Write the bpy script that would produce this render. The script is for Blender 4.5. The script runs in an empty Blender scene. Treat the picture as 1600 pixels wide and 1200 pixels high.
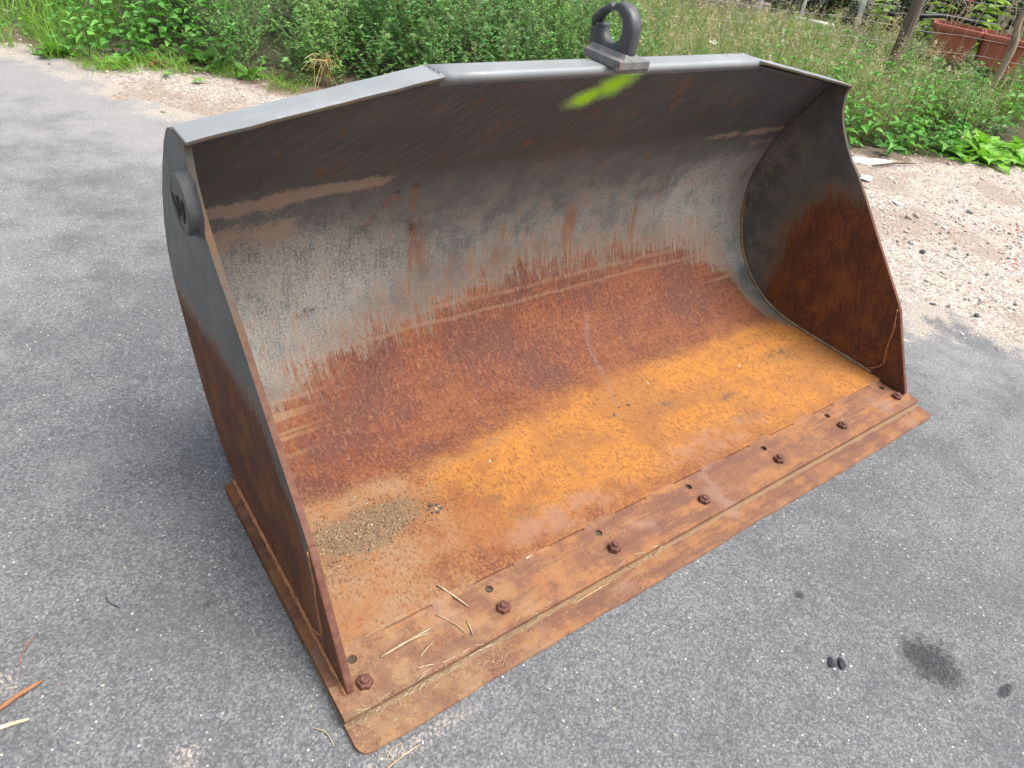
import bpy, math, random
import numpy as np
from mathutils import Vector, Matrix, Euler

rnd = random.Random(7)
rs = np.random.RandomState(11)
R = math.radians
sc = bpy.context.scene
C = sc.collection

# ------------------------------------------------------------------ camera, sky, sun, exposure
cam = bpy.data.cameras.new('camera'); camo = bpy.data.objects.new('camera', cam); C.objects.link(camo)
cam.sensor_width = 36.0; cam.lens = 36.0*1092.93/1600.0
cam.clip_start = 0.05; cam.clip_end = 500
camo.location = (-1.5573, -0.6328, 1.599)
camo.rotation_euler = (R(52.1194), R(-7.6392), R(-35.3734))
sc.camera = camo

SUN_DIR = Vector((0.42, -0.46, 1.25)).normalized()      # towards the sun
wd = bpy.data.worlds.new('World'); sc.world = wd; wd.use_nodes = True
nt = wd.node_tree; bg = nt.nodes['Background']
sky = nt.nodes.new('ShaderNodeTexSky'); sky.sky_type = 'NISHITA'; sky.sun_disc = False
sky.sun_elevation = math.asin(SUN_DIR.z); sky.sun_rotation = math.atan2(SUN_DIR.x, SUN_DIR.y)
sky.air_density = 1.2; sky.dust_density = 6.0; sky.ozone_density = 1.0
hs = nt.nodes.new('ShaderNodeHueSaturation'); hs.inputs['Saturation'].default_value = 0.5
nt.links.new(sky.outputs[0], hs.inputs['Color']); nt.links.new(hs.outputs[0], bg.inputs['Color'])
bg.inputs['Strength'].default_value = 0.11
sun = bpy.data.lights.new('sun', 'SUN'); suno = bpy.data.objects.new('sun', sun); C.objects.link(suno)
sun.energy = 1.5; sun.angle = R(45); sun.color = (1.0, 0.965, 0.91)
suno.rotation_euler = SUN_DIR.to_track_quat('Z', 'Y').to_euler()
suno.location = (4, -3, 8)
vs = sc.view_settings
vs.view_transform = 'Standard'; vs.look = 'None'; vs.gamma = 1.0; vs.use_curve_mapping = False
vs.exposure = 1.2

# ------------------------------------------------------------------ mesh helpers
def link(o, parent=None):
    C.objects.link(o)
    if parent is not None: o.parent = parent
    return o
def mkmesh(name, V, F, mats, mi=None, attrs=None, col=None, uv=None, smooth=False):
    me = bpy.data.meshes.new(name)
    V = np.asarray(V, float)
    me.from_pydata([tuple(v) for v in V], [], [tuple(int(i) for i in f) for f in F])
    for m in (mats if isinstance(mats, (list, tuple)) else [mats]): me.materials.append(m)
    if mi is not None: me.polygons.foreach_set('material_index', np.asarray(mi, np.int32))
    if attrs:
        for k, a in attrs.items():
            at = me.attributes.new(k, 'FLOAT', 'POINT'); at.data.foreach_set('value', np.asarray(a, np.float32))
    if col is not None:
        at = me.attributes.new('Col', 'FLOAT_COLOR', 'POINT')
        c = np.ones((len(V), 4), np.float32); c[:, :3] = col; at.data.foreach_set('color', c.ravel())
    if uv is not None:
        l = me.uv_layers.new(name='UVMap'); idx = np.empty(len(me.loops), np.int32); me.loops.foreach_get('vertex_index', idx)
        l.data.foreach_set('uv', np.asarray(uv, np.float32)[idx].ravel())
    if smooth: me.polygons.foreach_set('use_smooth', np.ones(len(me.polygons), bool))
    me.update()
    return me
def fastmesh(name, V, tris, mats, col=None, mi=None, smooth=False):
    """large triangle meshes"""
    V = np.asarray(V, np.float32); T = np.asarray(tris, np.int32)
    me = bpy.data.meshes.new(name)
    me.vertices.add(len(V)); me.vertices.foreach_set('co', V.ravel())
    me.loops.add(T.size); me.loops.foreach_set('vertex_index', T.ravel())
    me.polygons.add(len(T)); me.polygons.foreach_set('loop_start', np.arange(0, T.size, 3, dtype=np.int32))
    try: me.polygons.foreach_set('loop_total', np.full(len(T), 3, np.int32))
    except Exception: pass
    for m in (mats if isinstance(mats, (list, tuple)) else [mats]): me.materials.append(m)
    if mi is not None: me.polygons.foreach_set('material_index', np.asarray(mi, np.int32))
    me.update(calc_edges=True)
    if col is not None:
        at = me.attributes.new('Col', 'FLOAT_COLOR', 'POINT')
        c = np.ones((len(V), 4), np.float32); c[:, :3] = col; at.data.foreach_set('color', c.ravel())
    if smooth: me.polygons.foreach_set('use_smooth', np.ones(len(T), bool))
    me.validate()
    return me
def obj(name, me, parent=None, loc=(0, 0, 0), rot=(0, 0, 0), scale=(1, 1, 1)):
    o = bpy.data.objects.new(name, me); link(o, parent); o.location = loc; o.rotation_euler = rot; o.scale = scale
    return o
def empty(name, loc=(0, 0, 0), rz=0):
    o = bpy.data.objects.new(name, None); link(o); o.location = loc; o.rotation_euler = (0, 0, rz); o.empty_display_size = .1
    return o
def tag(o, label=None, cat=None, group=None, kind=None):
    if label: o['label'] = label
    if cat: o['category'] = cat
    if group: o['group'] = group
    if kind: o['kind'] = kind
    return o
def bevel(o, w=.004, seg=2, ang=35):
    m = o.modifiers.new('bevel', 'BEVEL'); m.width = w; m.segments = seg; m.limit_method = 'ANGLE'; m.angle_limit = R(ang)
    return o
def boxVF(x0, x1, y0, y1, z0, z1):
    V = [(x0,y0,z0),(x1,y0,z0),(x1,y1,z0),(x0,y1,z0),(x0,y0,z1),(x1,y0,z1),(x1,y1,z1),(x0,y1,z1)]
    F = [(0,3,2,1),(4,5,6,7),(0,1,5,4),(1,2,6,5),(2,3,7,6),(3,0,4,7)]
    return V, F
def tubeVF(P, rad, seg=8, cap=True):
    P = [Vector(p) for p in P]; n = len(P); V = []; F = []
    rad = list(rad) if hasattr(rad, '__len__') else [rad]*n
    up = Vector((0, 0, 1))
    d0 = (P[1]-P[0]).normalized()
    if abs(d0.dot(up)) > .9: up = Vector((1, 0, 0))
    a = d0.cross(up).normalized()
    for i in range(n):
        d = (P[min(i+1, n-1)]-P[max(i-1, 0)]).normalized()
        a = (a-d*a.dot(d)).normalized(); b = d.cross(a)
        for k in range(seg):
            t = 2*math.pi*k/seg
            V.append(tuple(P[i]+(a*math.cos(t)+b*math.sin(t))*rad[i]))
    for i in range(n-1):
        for k in range(seg):
            k2 = (k+1) % seg
            F.append((i*seg+k, i*seg+k2, (i+1)*seg+k2, (i+1)*seg+k))
    if cap:
        F.append(tuple(range(seg))[::-1]); F.append(tuple((n-1)*seg+k for k in range(seg)))
    return V, F
def join(*parts):
    V = []; F = []
    for v, f in parts:
        o = len(V); V += list(v); F += [tuple(i+o for i in q) for q in f]
    return V, F
def catmull(K, n=12):
    K = np.asarray(K, float); Q = np.vstack([2*K[0]-K[1], K, 2*K[-1]-K[-2]]); out = []
    for i in range(1, len(Q)-2):
        a, b, c, d = Q[i-1:i+3]
        for t in np.arange(n)/n:
            out.append(.5*(2*b+(c-a)*t+(2*a-5*b+4*c-d)*t*t+(3*b-a-3*c+d)*t**3))
    out.append(K[-1]); return np.array(out)

# ------------------------------------------------------------------ node helper
class G:
    def __init__(s, name):
        s.m = bpy.data.materials.new(name); s.m.use_nodes = True; s.t = s.m.node_tree
        s.dim = '2D'; s.b = s.t.nodes['Principled BSDF']; s.o = s.t.nodes['Material Output']
    def n(s, typ): return s.t.nodes.new('ShaderNode'+typ)
    def set(s, sock, v):
        if isinstance(v, bpy.types.NodeSocket): s.t.links.new(v, sock)
        elif v is not None:
            if hasattr(sock.default_value, '__len__') and isinstance(v, (tuple, list)) and len(v) == 3 and len(sock.default_value) == 4: v = (*v, 1)
            sock.default_value = v
    def ma(s, op, a, b=None, c=None, clamp=False):
        n = s.n('Math'); n.operation = op; n.use_clamp = clamp
        s.set(n.inputs[0], a); s.set(n.inputs[1], b); s.set(n.inputs[2], c); return n.outputs[0]
    def add(s, a, b): return s.ma('ADD', a, b)
    def sub(s, a, b): return s.ma('SUBTRACT', a, b)
    def mul(s, a, b): return s.ma('MULTIPLY', a, b)
    def mx(s, a, b): return s.ma('MAXIMUM', a, b)
    def mn(s, a, b): return s.ma('MINIMUM', a, b)
    def inv(s, a): return s.ma('SUBTRACT', 1.0, a)
    def st(s, x, lo, hi, a=0.0, b=1.0):
        n = s.n('MapRange'); n.interpolation_type = 'SMOOTHSTEP'
        for i, v in enumerate((x, lo, hi, a, b)): s.set(n.inputs[i], v)
        return n.outputs[0]
    def lin(s, x, lo, hi, a=0.0, b=1.0):
        n = s.n('MapRange')
        for i, v in enumerate((x, lo, hi, a, b)): s.set(n.inputs[i], v)
        return n.outputs[0]
    def mix(s, f, a, b, blend='MIX'):
        n = s.n('Mix'); n.data_type = 'RGBA'; n.blend_type = blend
        s.set(n.inputs[0], f); s.set(n.inputs[6], a); s.set(n.inputs[7], b); return n.outputs[2]
    def co(s, kind='Object'): return s.n('TexCoord').outputs[kind]
    def sc(s, v, x, y, z=1.0, ox=0.0, oy=0.0):
        n = s.n('Mapping'); s.set(n.inputs[0], v); n.inputs['Scale'].default_value = (x, y, z); n.inputs['Location'].default_value = (ox, oy, 0); return n.outputs[0]
    def rot(s, v, deg):
        n = s.n('Mapping'); s.set(n.inputs[0], v); n.inputs['Rotation'].default_value = (0, 0, R(deg)); return n.outputs[0]
    def noise(s, v, scale, detail=4.0, rough=.55, dist=0.0, color=False):
        n = s.n('TexNoise'); n.noise_dimensions = s.dim; s.set(n.inputs['Vector'], v); n.inputs['Scale'].default_value = scale; n.inputs['Detail'].default_value = detail
        n.inputs['Roughness'].default_value = rough; n.inputs['Distortion'].default_value = dist
        return n.outputs['Color' if color else 'Fac']
    def vor(s, v, scale, out='Distance', feat='F1', rand=1.0):
        n = s.n('TexVoronoi'); n.voronoi_dimensions = s.dim; n.feature = feat; s.set(n.inputs['Vector'], v); n.inputs['Scale'].default_value = scale
        n.inputs['Randomness'].default_value = rand; return n.outputs[out] if out else (n.outputs['Distance'], s.sep(n.outputs['Color']))
    def sep(s, v):
        n = s.n('SeparateXYZ'); s.set(n.inputs[0], v); return n.outputs
    def at(s, name, out='Fac'):
        n = s.n('Attribute'); n.attribute_name = name; return n.outputs[out]
    def ramp(s, x, stops):
        n = s.n('ValToRGB'); e = n.color_ramp.elements
        while len(e) < len(stops): e.new(.5)
        for el, (p, c) in zip(e, stops): el.position = p; el.color = (*c, 1) if len(c) == 3 else c
        s.set(n.inputs[0], x); return n.outputs[0]
    def dot(s, u, v, u0, v0, ru, rv, lo=.3):
        """soft elliptical patch, 1 in the middle"""
        a = s.mul(s.sub(u, u0), 1/ru); b = s.mul(s.sub(v, v0), 1/rv)
        d = s.ma('SQRT', s.add(s.mul(a, a), s.mul(b, b)))
        return s.st(d, 1.0, lo, 0.0, 1.0)
    def seg(s, u, v, a, b, w):
        """thin straight scratch from a to b"""
        dx, dy = b[0]-a[0], b[1]-a[1]; L = math.hypot(dx, dy); dx /= L; dy /= L
        pu = s.sub(u, a[0]); pv = s.sub(v, a[1])
        t = s.add(s.mul(pu, dx), s.mul(pv, dy)); q = s.ma('ABSOLUTE', s.sub(s.mul(pu, -dy), s.mul(pv, -dx)))
        return s.mul(s.st(q, w, w*.3), s.mul(s.st(t, 0, L*.15), s.st(t, L, L*.8)))
    def bump(s, h, strength=.5, dist=.002, normal=None):
        n = s.n('Bump'); n.inputs['Strength'].default_value = strength; n.inputs['Distance'].default_value = dist
        s.set(n.inputs['Height'], h)
        if normal is not None: s.set(n.inputs['Normal'], normal)
        return n.outputs[0]
    def out(s, col, rough=.6, normal=None, spec=.4, metal=0.0):
        s.set(s.b.inputs['Base Color'], col); s.set(s.b.inputs['Roughness'], rough); s.set(s.b.inputs['Metallic'], metal)
        s.set(s.b.inputs['Specular IOR Level'], spec)
        if normal is not None: s.set(s.b.inputs['Normal'], normal)
        return s.m

# ------------------------------------------------------------------ bucket materials
RUST_D = (.105, .030, .017); RUST_R = (.20, .062, .030); RUST_M = (.30, .115, .046); RUST_O = (.46, .185, .042); RUST_T = (.44, .25, .125)
PAINT = (.088, .091, .086)

def mat_shell():
    g = G('shell_worn_paint_rust'); uv = g.co('UV'); s = g.sep(uv); u, v = s[0], s[1]
    big = g.noise(g.sc(uv, 1.6, 2.2), 2.0, 3, .6); mid = g.noise(uv, 10, 4, .66); fine = g.noise(uv, 95, 3, .7); grain = g.noise(uv, 260, 2, .6)
    strk = g.noise(g.sc(uv, 70, 4.2), 1.0, 3, .7); strk2 = g.noise(g.sc(uv, 170, 10), 1.0, 3, .65); hor = g.noise(g.sc(uv, 1.2, 34), 1.0, 3, .6)
    fl1 = g.noise(g.sc(uv, 150, 85), 1.0, 3, .6, .6); fl2 = g.noise(g.sc(uv, 84, 50, 1, 9, 4), 1.0, 3.0, .6, .6)
    # upper coat: near black, rubbed on the slant
    dg = g.noise(g.sc(g.rot(uv, 48), 75, 6), 1.0, 3, .7)
    up = g.mix(g.st(g.add(g.mul(dg, .6), g.mul(big, .4)), .40, .66), (.058, .063, .066), (.086, .091, .093))
    up = g.mix(g.mul(g.st(g.add(g.mul(big, .65), g.add(g.mul(dg, .2), g.mul(mid, .15))), .54, .74), .36), up, (.095, .076, .060))
    up = g.mix(g.mul(g.mul(g.st(mid, .55, .70), g.st(fine, .50, .60)), .7), up, (.17, .068, .028))
    # worn grey paint
    gr = g.mix(g.st(mid, .34, .66), (.100, .103, .100), (.150, .150, .142))
    scuff = g.at('scuff')
    rub = g.add(g.mul(fine, .24), g.add(g.mul(strk2, .22), g.add(g.mul(grain, .38), g.mul(mid, .16))))
    sc1 = g.st(rub, g.lin(scuff, 0, 1, .56, .38), g.lin(scuff, 0, 1, .72, .60))
    gr = g.mix(g.mul(sc1, g.lin(scuff, 0, 1, .45, .92)), gr, (.375, .360, .322))
    gr = g.mix(g.mul(g.st(fl1, .60, .70), g.lin(scuff, 0, 1, .30, .50)), gr, (.065, .063, .058))
    gr = g.mix(g.mul(g.st(dg, .64, .72), .22), gr, (.27, .265, .25))
    gr = g.mix(g.mul(g.st(g.add(strk2, g.mul(mid, .5)), .82, .96), .55), gr, (.19, .115, .065))
    tv = g.st(g.add(v, g.mul(g.sub(mid, .5), .12)), 1.20, 1.62)
    base = g.mix(tv, gr, up)
    dn = g.add(g.mul(mid, .55), g.add(g.mul(fine, .35), g.mul(hor, .30)))
    dust = g.st(g.add(g.at('dust'), g.mul(g.sub(dn, .6), 2.4)), .36, .74)
    base = g.mix(g.mul(dust, .88), base, (.265, .20, .158))
    # rust edge with runs
    e = g.add(g.at('rust'), g.add(g.mul(g.sub(strk, .5), .16), g.add(g.mul(g.sub(strk2, .5), .20), g.add(g.mul(g.sub(mid, .5), .20), g.add(g.mul(g.sub(fine, .5), .14), g.mul(g.sub(big, .5), .12))))))
    fringe = g.st(e, -.20, .01); rust = g.st(e, -.045, .055)
    fr = g.mix(g.st(g.add(g.mul(strk2, .6), g.mul(fine, .4)), .42, .6), (.225, .170, .115), (.185, .080, .045))
    base = g.mix(g.mul(fringe, g.lin(fine, .3, .7, .45, .95)), base, fr)
    loc = g.mul(g.st(g.add(g.at('runs'), g.add(g.mul(g.sub(strk, .5), 1.4), g.add(g.mul(g.sub(strk2, .5), 1.4), g.mul(g.sub(fine, .5), .8)))), .40, .85), .85)
    base = g.mix(loc, base, g.mix(g.st(strk2, .4, .6), (.22, .072, .03), (.17, .088, .045)))
    # rust body
    rb = g.mix(g.st(g.add(g.mul(mid, .5), g.mul(fine, .5)), .38, .62), (.128, .040, .022), (.190, .065, .029))
    pur = g.st(g.add(g.mul(big, .6), g.mul(strk, .4)), .44, .60)
    rb = g.mix(g.mul(pur, .8), rb, (.108, .044, .034))
    rb = g.mix(g.mul(g.st(g.add(g.mul(strk2, .6), g.mul(fine, .4)), .52, .66), .55), rb, (.232, .100, .052))
    rb = g.mix(g.mul(g.st(g.add(g.mul(hor, .4), g.mul(big, .6)), .47, .39), .32), rb, (.215, .080, .032))
    om = g.st(g.add(g.at('orange'), g.add(g.mul(g.sub(mid, .5), .8), g.add(g.mul(g.sub(fine, .5), .9), g.mul(g.sub(fl2, .5), .7)))), .08, .98)
    oc = g.mix(g.st(g.add(g.mul(big, .6), g.mul(mid, .4)), .42, .58), (.310, .130, .038), (.430, .180, .034))
    oc = g.mix(g.mul(g.st(g.add(g.mul(fl2, .5), g.add(g.mul(mid, .3), g.mul(fine, .2))), .48, .60), .6), oc, (.185, .088, .040))
    rb = g.mix(om, rb, oc)
    tan = g.st(g.add(g.at('tan'), g.add(g.mul(g.sub(mid, .5), 1.0), g.add(g.mul(g.sub(fine, .5), .6), g.mul(g.sub(fl2, .5), .6)))), .12, 1.0)
    rb = g.mix(g.mul(tan, .88), rb, g.mix(g.st(mid, .4, .6), (.29, .155, .072), (.275, .175, .100)))
    sl = g.st(g.add(g.at('dirt'), g.add(g.mul(g.sub(mid, .5), .6), g.mul(g.sub(fine, .5), .5))), .36, .58)
    rb = g.mix(g.mul(sl, .85), rb, g.mix(g.st(grain, .4, .6), (.115, .078, .045), (.235, .165, .10)))
    # irregular pits and flecks, drawn out down the slope
    q1 = g.mul(g.st(fl1, g.lin(g.add(g.mul(mid, .5), g.mul(big, .5)), .36, .62, .66, .47), g.lin(g.add(g.mul(mid, .5), g.mul(big, .5)), .36, .62, .74, .58)), g.inv(g.mul(sl, .8)))
    rb = g.mix(g.mul(q1, .62), rb, g.mix(om, (.075, .026, .017), (.20, .072, .022)))
    q2 = g.mul(g.st(fl2, .60, .68), g.inv(g.mul(sl, .8)))
    rb = g.mix(g.mul(q2, .75), rb, g.mix(g.mx(om, tan), (.070, .024, .017), (.215, .070, .018)))
    rb = g.mix(g.mul(g.st(fl2, .40, .33), .40), rb, g.mix(om, (.30, .145, .085), (.40, .20, .075)))
    # pale rubbed lines near the rust edge
    wob = g.mul(g.sub(big, .5), .03)
    def hline(v0, w, k):
        q = g.ma('ABSOLUTE', g.sub(g.add(v, wob), v0))
        return g.mul(g.st(q, w, w*.3), k)
    pl = g.mul(g.mul(g.mx(hline(.902, .010, .75), hline(.950, .011, .65)), g.st(strk2, .40, .54)), g.at('lines'))
    rb = g.mix(g.mul(pl, .75), rb, (.27, .165, .10))
    fin = g.mul(g.st(hor, .52, .66), g.at('sidewear'))
    rb = g.mix(g.mul(fin, .7), rb, (.30, .18, .095))
    # grey rubbed stains on the floor
    rb = g.mix(g.mul(g.at('stain'), g.mul(g.st(g.add(g.mul(fine, .5), g.mul(mid, .5)), .42, .6), .75)), rb, (.095, .066, .050))
    rb = g.mix(g.mul(g.mul(g.at('pale'), g.st(mid, .38, .6)), .6), rb, (.27, .150, .108))
    rb = g.mix(g.mul(g.mul(g.at('trickle'), g.st(fine, .35, .55)), .45), rb, (.21, .145, .13))
    col = g.mix(rust, base, rb)
    # scratches to dark metal, rust nicks in the upper coat
    sk = g.at('scratch')
    col = g.mix(g.mul(sk, g.mul(g.st(g.add(g.mul(fine, .6), g.mul(strk2, .4)), .44, .54), .85)), col, g.mix(g.st(mid, .4, .55), (.035, .026, .02), (.19, .085, .038)))
    flk = g.mul(g.st(fine, .735, .76), g.st(v, 1.40, 1.46))
    col = g.mix(g.mul(flk, .6), col, (.30, .275, .245))
    # sprayed green mark
    d = g.add(g.at('spray'), g.add(g.mul(g.sub(fine, .5), .9), g.mul(g.sub(grain, .5), .5)))
    gm = g.st(d, 1.15, .50); core = g.st(d, .70, .25)
    col = g.mix(g.mul(gm, g.lin(fine, .3, .7, .70, 1.0)), col, g.mix(core, (.27, .47, .12), (.46, .90, .02)))
    rough = g.mix(rust, g.mix(tv, (.62,)*3, (.50,)*3), (.80,)*3)
    return g.out(col, rough, g.bump(g.noise(uv, 150, 2, .6), .35, .0016), .3)

def mat_side(name):
    """side plates: grey paint above, rust below; attr rust = signed distance (m), >0 rusted"""
    g = G(name); p0 = g.co('Object'); s0 = g.sep(p0); y, z = s0[1], s0[2]
    cb = g.n('CombineXYZ'); g.set(cb.inputs[0], g.add(y, g.mul(s0[0], 3.7))); g.set(cb.inputs[1], z); p = cb.outputs[0]
    mid = g.noise(p, 8, 4, .66); fine = g.noise(p, 75, 3, .7); grain = g.noise(p, 240, 2)
    strk = g.noise(g.sc(g.rot(p, 20), 85, 6), 1.0, 3, .7)
    pa = g.mix(g.st(mid, .35, .65), (.078, .083, .081), (.112, .117, .111))
    pa = g.mix(g.mul(g.st(g.add(g.mul(strk, .6), g.mul(mid, .4)), .54, .64), .4), pa, (.15, .145, .13))
    pa = g.mix(g.mul(g.mul(g.at('dust'), g.st(g.add(g.mul(mid, .6), g.mul(fine, .4)), .40, .58)), .8), pa, (.190, .168, .135))
    pa = g.mix(g.mul(g.mul(g.st(fine, .60, .70), g.st(mid, .54, .64)), .8), pa, (.19, .085, .038))
    e = g.add(g.at('rust'), g.add(g.mul(g.sub(strk, .5), .15), g.add(g.mul(g.sub(mid, .5), .10), g.mul(g.sub(fine, .5), .09))))
    fr = g.st(e, -.075, .0); ru = g.st(e, -.02, .03)
    col = g.mix(g.mul(fr, .62), pa, g.mix(strk, (.18, .095, .045), (.165, .12, .08)))
    rb = g.mix(g.st(g.add(g.mul(fine, .5), g.mul(strk, .5)), .4, .6), (.078, .027, .015), (.150, .052, .021))
    rb = g.mix(g.mul(g.st(mid, .48, .66), .6), rb, (.200, .074, .023))
    rb = g.mix(g.mul(g.st(mid, .50, .38), .55), rb, (.066, .027, .018))
    rb = g.mix(g.mul(g.st(grain, .55, .68), .5), rb, (.20, .085, .036))
    col = g.mix(ru, col, rb)
    sk = None
    for a, b, w in (((.55,.36),(.62,.44),.006),((.36,.20),(.45,.34),.005),((.70,.50),(.74,.62),.004)):
        q = g.seg(y, z, a, b, w); sk = q if sk is None else g.mx(sk, q)
    col = g.mix(g.mul(sk, g.mul(g.st(fine, .45, .55), .5)), col, (.20, .11, .065))
    col = g.mix(g.mul(g.st(g.add(g.mul(fine, .6), g.mul(grain, .4)), .66, .70), .6), col, (.22, .10, .05))
    return g.out(col, g.mix(ru, (.45,)*3, (.78,)*3), g.bump(g.noise(p, 120, 2), .3, .0014), .35)

def mat_rustplate(name, dirt=.5, bright=1.0, seam=False):
    """lip and cutting edge: mill scale rust dusted with soil; the left end is dirtier"""
    g = G(name); p = g.co('Object'); s = g.sep(p); x, y = s[0], s[1]
    big = g.noise(g.sc(p, 2.2, 9), 1.0, 3, .6); mid = g.noise(p, 13, 4, .66); fine = g.noise(p, 100, 3, .7); grain = g.noise(p, 300, 2)
    lng = g.noise(g.sc(p, 3.0, 26), 1.0, 4, .68); fl = g.noise(g.sc(p, 150, 90), 1.0, 2, .5, .4)
    k = bright*.70
    c = g.mix(g.st(g.add(g.mul(mid, .6), g.mul(fine, .4)), .40, .62), (.245*k, .112*k, .070*k), (.320*k, .155*k, .090*k))
    c = g.mix(g.mul(g.st(g.add(g.mul(big, .6), g.mul(mid, .4)), .46, .58), .75), c, (.44*k, .20*k, .078*k))
    c = g.mix(g.mul(g.st(g.add(g.mul(lng, .8), g.mul(fine, .2)), .48, .60), .75), c, (.190*k, .090*k, .068*k))
    c = g.mix(g.mul(g.st(grain, .50, .66), .45), c, (.42*k, .23*k, .13*k))
    c = g.mix(g.mul(g.st(fl, .62, .72), .45), c, (.095, .042, .027))
    dl = g.add(g.st(x, -.2, -1.15), g.st(x, .95, 1.2, 0, .35))
    dm = g.st(g.add(g.mul(dl, .5), g.add(g.mul(g.sub(mid, .5), 1.1), g.mul(g.sub(fine, .5), .7))), .60-dirt, 1.05-dirt*.6)
    c = g.mix(g.mul(dm, .75), c, g.mix(g.st(mid, .4, .6), (.30*k, .185*k, .108*k), (.40*k, .255*k, .145*k)))
    c = g.mix(g.mul(g.st(g.noise(g.sc(p, 1, 1, 1, 4, 2), 5, 3), .58, .72), .5), c, (.40*k, .255*k, .20*k))
    if seam: c = g.mix(g.mul(g.st(g.add(y, g.mul(g.sub(mid, .5), .012)), .064, .070), .75), c, g.mix(fine, (.200, .135, .078), (.29, .20, .12)))
    return g.out(c, .82, g.bump(g.noise(p, 170, 2, .6), .45, .0016), .25)

def mat_simple(name, c0, c1, scale=20, rough=.6, c2=None, t2=.6, bumpd=.001, spec=.4, s2=None):
    g = G(name); p = g.co('Object'); n = g.noise(p, scale, 5, .6); f = g.noise(p, scale*5, 4, .6)
    c = g.mix(g.st(n, .35, .65), c0, c1)
    if c2 is not None: c = g.mix(g.st(g.add(g.mul(n, .6), g.mul(f, .4)), t2-.06, t2+.05), c, c2)
    return g.out(c, rough, g.bump(f, .4, bumpd), spec)

def mat_attr(name, rough=.7, trans=0.0, spec=.25, noise_amt=.25, nscale=40, bumpd=0):
    g = G(name); c = g.at('Col', 'Color'); p = g.co('Object'); n = g.noise(p, nscale, 3)
    c = g.mix(1.0, c, g.mix(n, (1-noise_amt,)*3, (1+noise_amt,)*3), 'MULTIPLY')
    g.out(c, rough, g.bump(n, .5, bumpd) if bumpd else None, spec)
    if trans:
        t = g.n('BsdfTranslucent'); g.set(t.inputs['Color'], g.mix(1.0, c, (1.15, 1.25, .6), 'MULTIPLY'))
        mxs = g.n('MixShader'); mxs.inputs[0].default_value = trans
        g.t.links.new(g.b.outputs[0], mxs.inputs[1]); g.t.links.new(t.outputs[0], mxs.inputs[2]); g.t.links.new(mxs.outputs[0], g.o.inputs['Surface'])
    return g.m

M_SHELL = mat_shell(); M_SIDE = mat_side('side_plate_paint_rust')
M_LIP = mat_rustplate('lip_rust', .46); M_EDGE = mat_rustplate('cutting_edge_rust', .50, .92, True)
M_LEDGE = mat_rustplate('base_plate_rust', .02, .62)
M_FLANGE = mat_simple('flange_grey_paint', (.215, .232, .240), (.255, .272, .280), 5, .40, (.30, .315, .32), .62, .0004, .5)
M_RIM = mat_simple('rim_chipped_paint', (.080, .066, .048), (.115, .066, .038), 9, .85, (.072, .072, .064), .54, .001, .15)
M_RIMR = mat_simple('rim_rust', (.135, .064, .048), (.18, .090, .066), 14, .75, (.13, .05, .035), .56)
def mat_rim():
    g = G('plate_rim_paint_to_rust'); p = g.co('Object'); z = g.sep(p)[2]; g.dim = '3D'; n = g.noise(p, 9, 3, .6); f = g.noise(p, 55, 3, .6)
    a = g.mix(g.st(n, .42, .58), (.082, .080, .070), (.112, .072, .045)); b = g.mix(g.st(g.add(g.mul(n, .5), g.mul(f, .5)), .4, .6), (.118, .050, .036), (.172, .084, .060))
    c = g.mix(g.st(g.add(z, g.add(g.mul(g.sub(n, .5), .5), g.mul(g.sub(f, .5), .35))), .85, .45), a, b)
    return g.out(c, .85, g.bump(f, .4, .001), .15)
M_RIMZ = mat_rim()
M_BOLT = mat_simple('bolt_rust', (.085, .035, .026), (.15, .062, .042), 60, .7, (.22, .10, .06), .6)
def mat_weld():
    g = G('weld_dusty'); g.dim = '3D'; p = g.co('Object'); z = g.sep(p)[2]; n = g.noise(p, 30, 3)
    c = g.mix(g.st(n, .4, .6), (.175, .125, .075), (.25, .185, .12)); c = g.mix(g.st(g.add(z, g.mul(g.sub(n, .5), .2)), .30, .62), c, g.mix(n, (.055, .05, .045), (.10, .085, .07)))
    return g.out(c, .8)
M_WELD = mat_weld()
M_WELDR = mat_simple('weld_rust', (.30, .125, .055), (.40, .20, .095), 30, .8, (.19, .08, .045), .56)
M_HOOK = mat_simple('hook_dark_paint', (.052, .056, .060), (.082, .086, .090), 25, .42, (.16, .085, .05), .66)
M_HPLATE = mat_simple('hook_plate_paint', (.13, .135, .135), (.19, .195, .195), 25, .5, (.22, .10, .05), .60)
M_BOSS = mat_simple('boss_paint', (.050, .053, .053), (.072, .075, .074), 12, .42, (.16, .165, .16), .64)
M_BLACK = mat_simple('slot_shade', (.010, .010, .010), (.018, .017, .016), 20, .8)  # near black colour stands in for shade inside the emblem slots
M_HOLE = mat_simple('hole_dirt', (.05, .038, .026), (.09, .066, .045), 90, .9)

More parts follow.
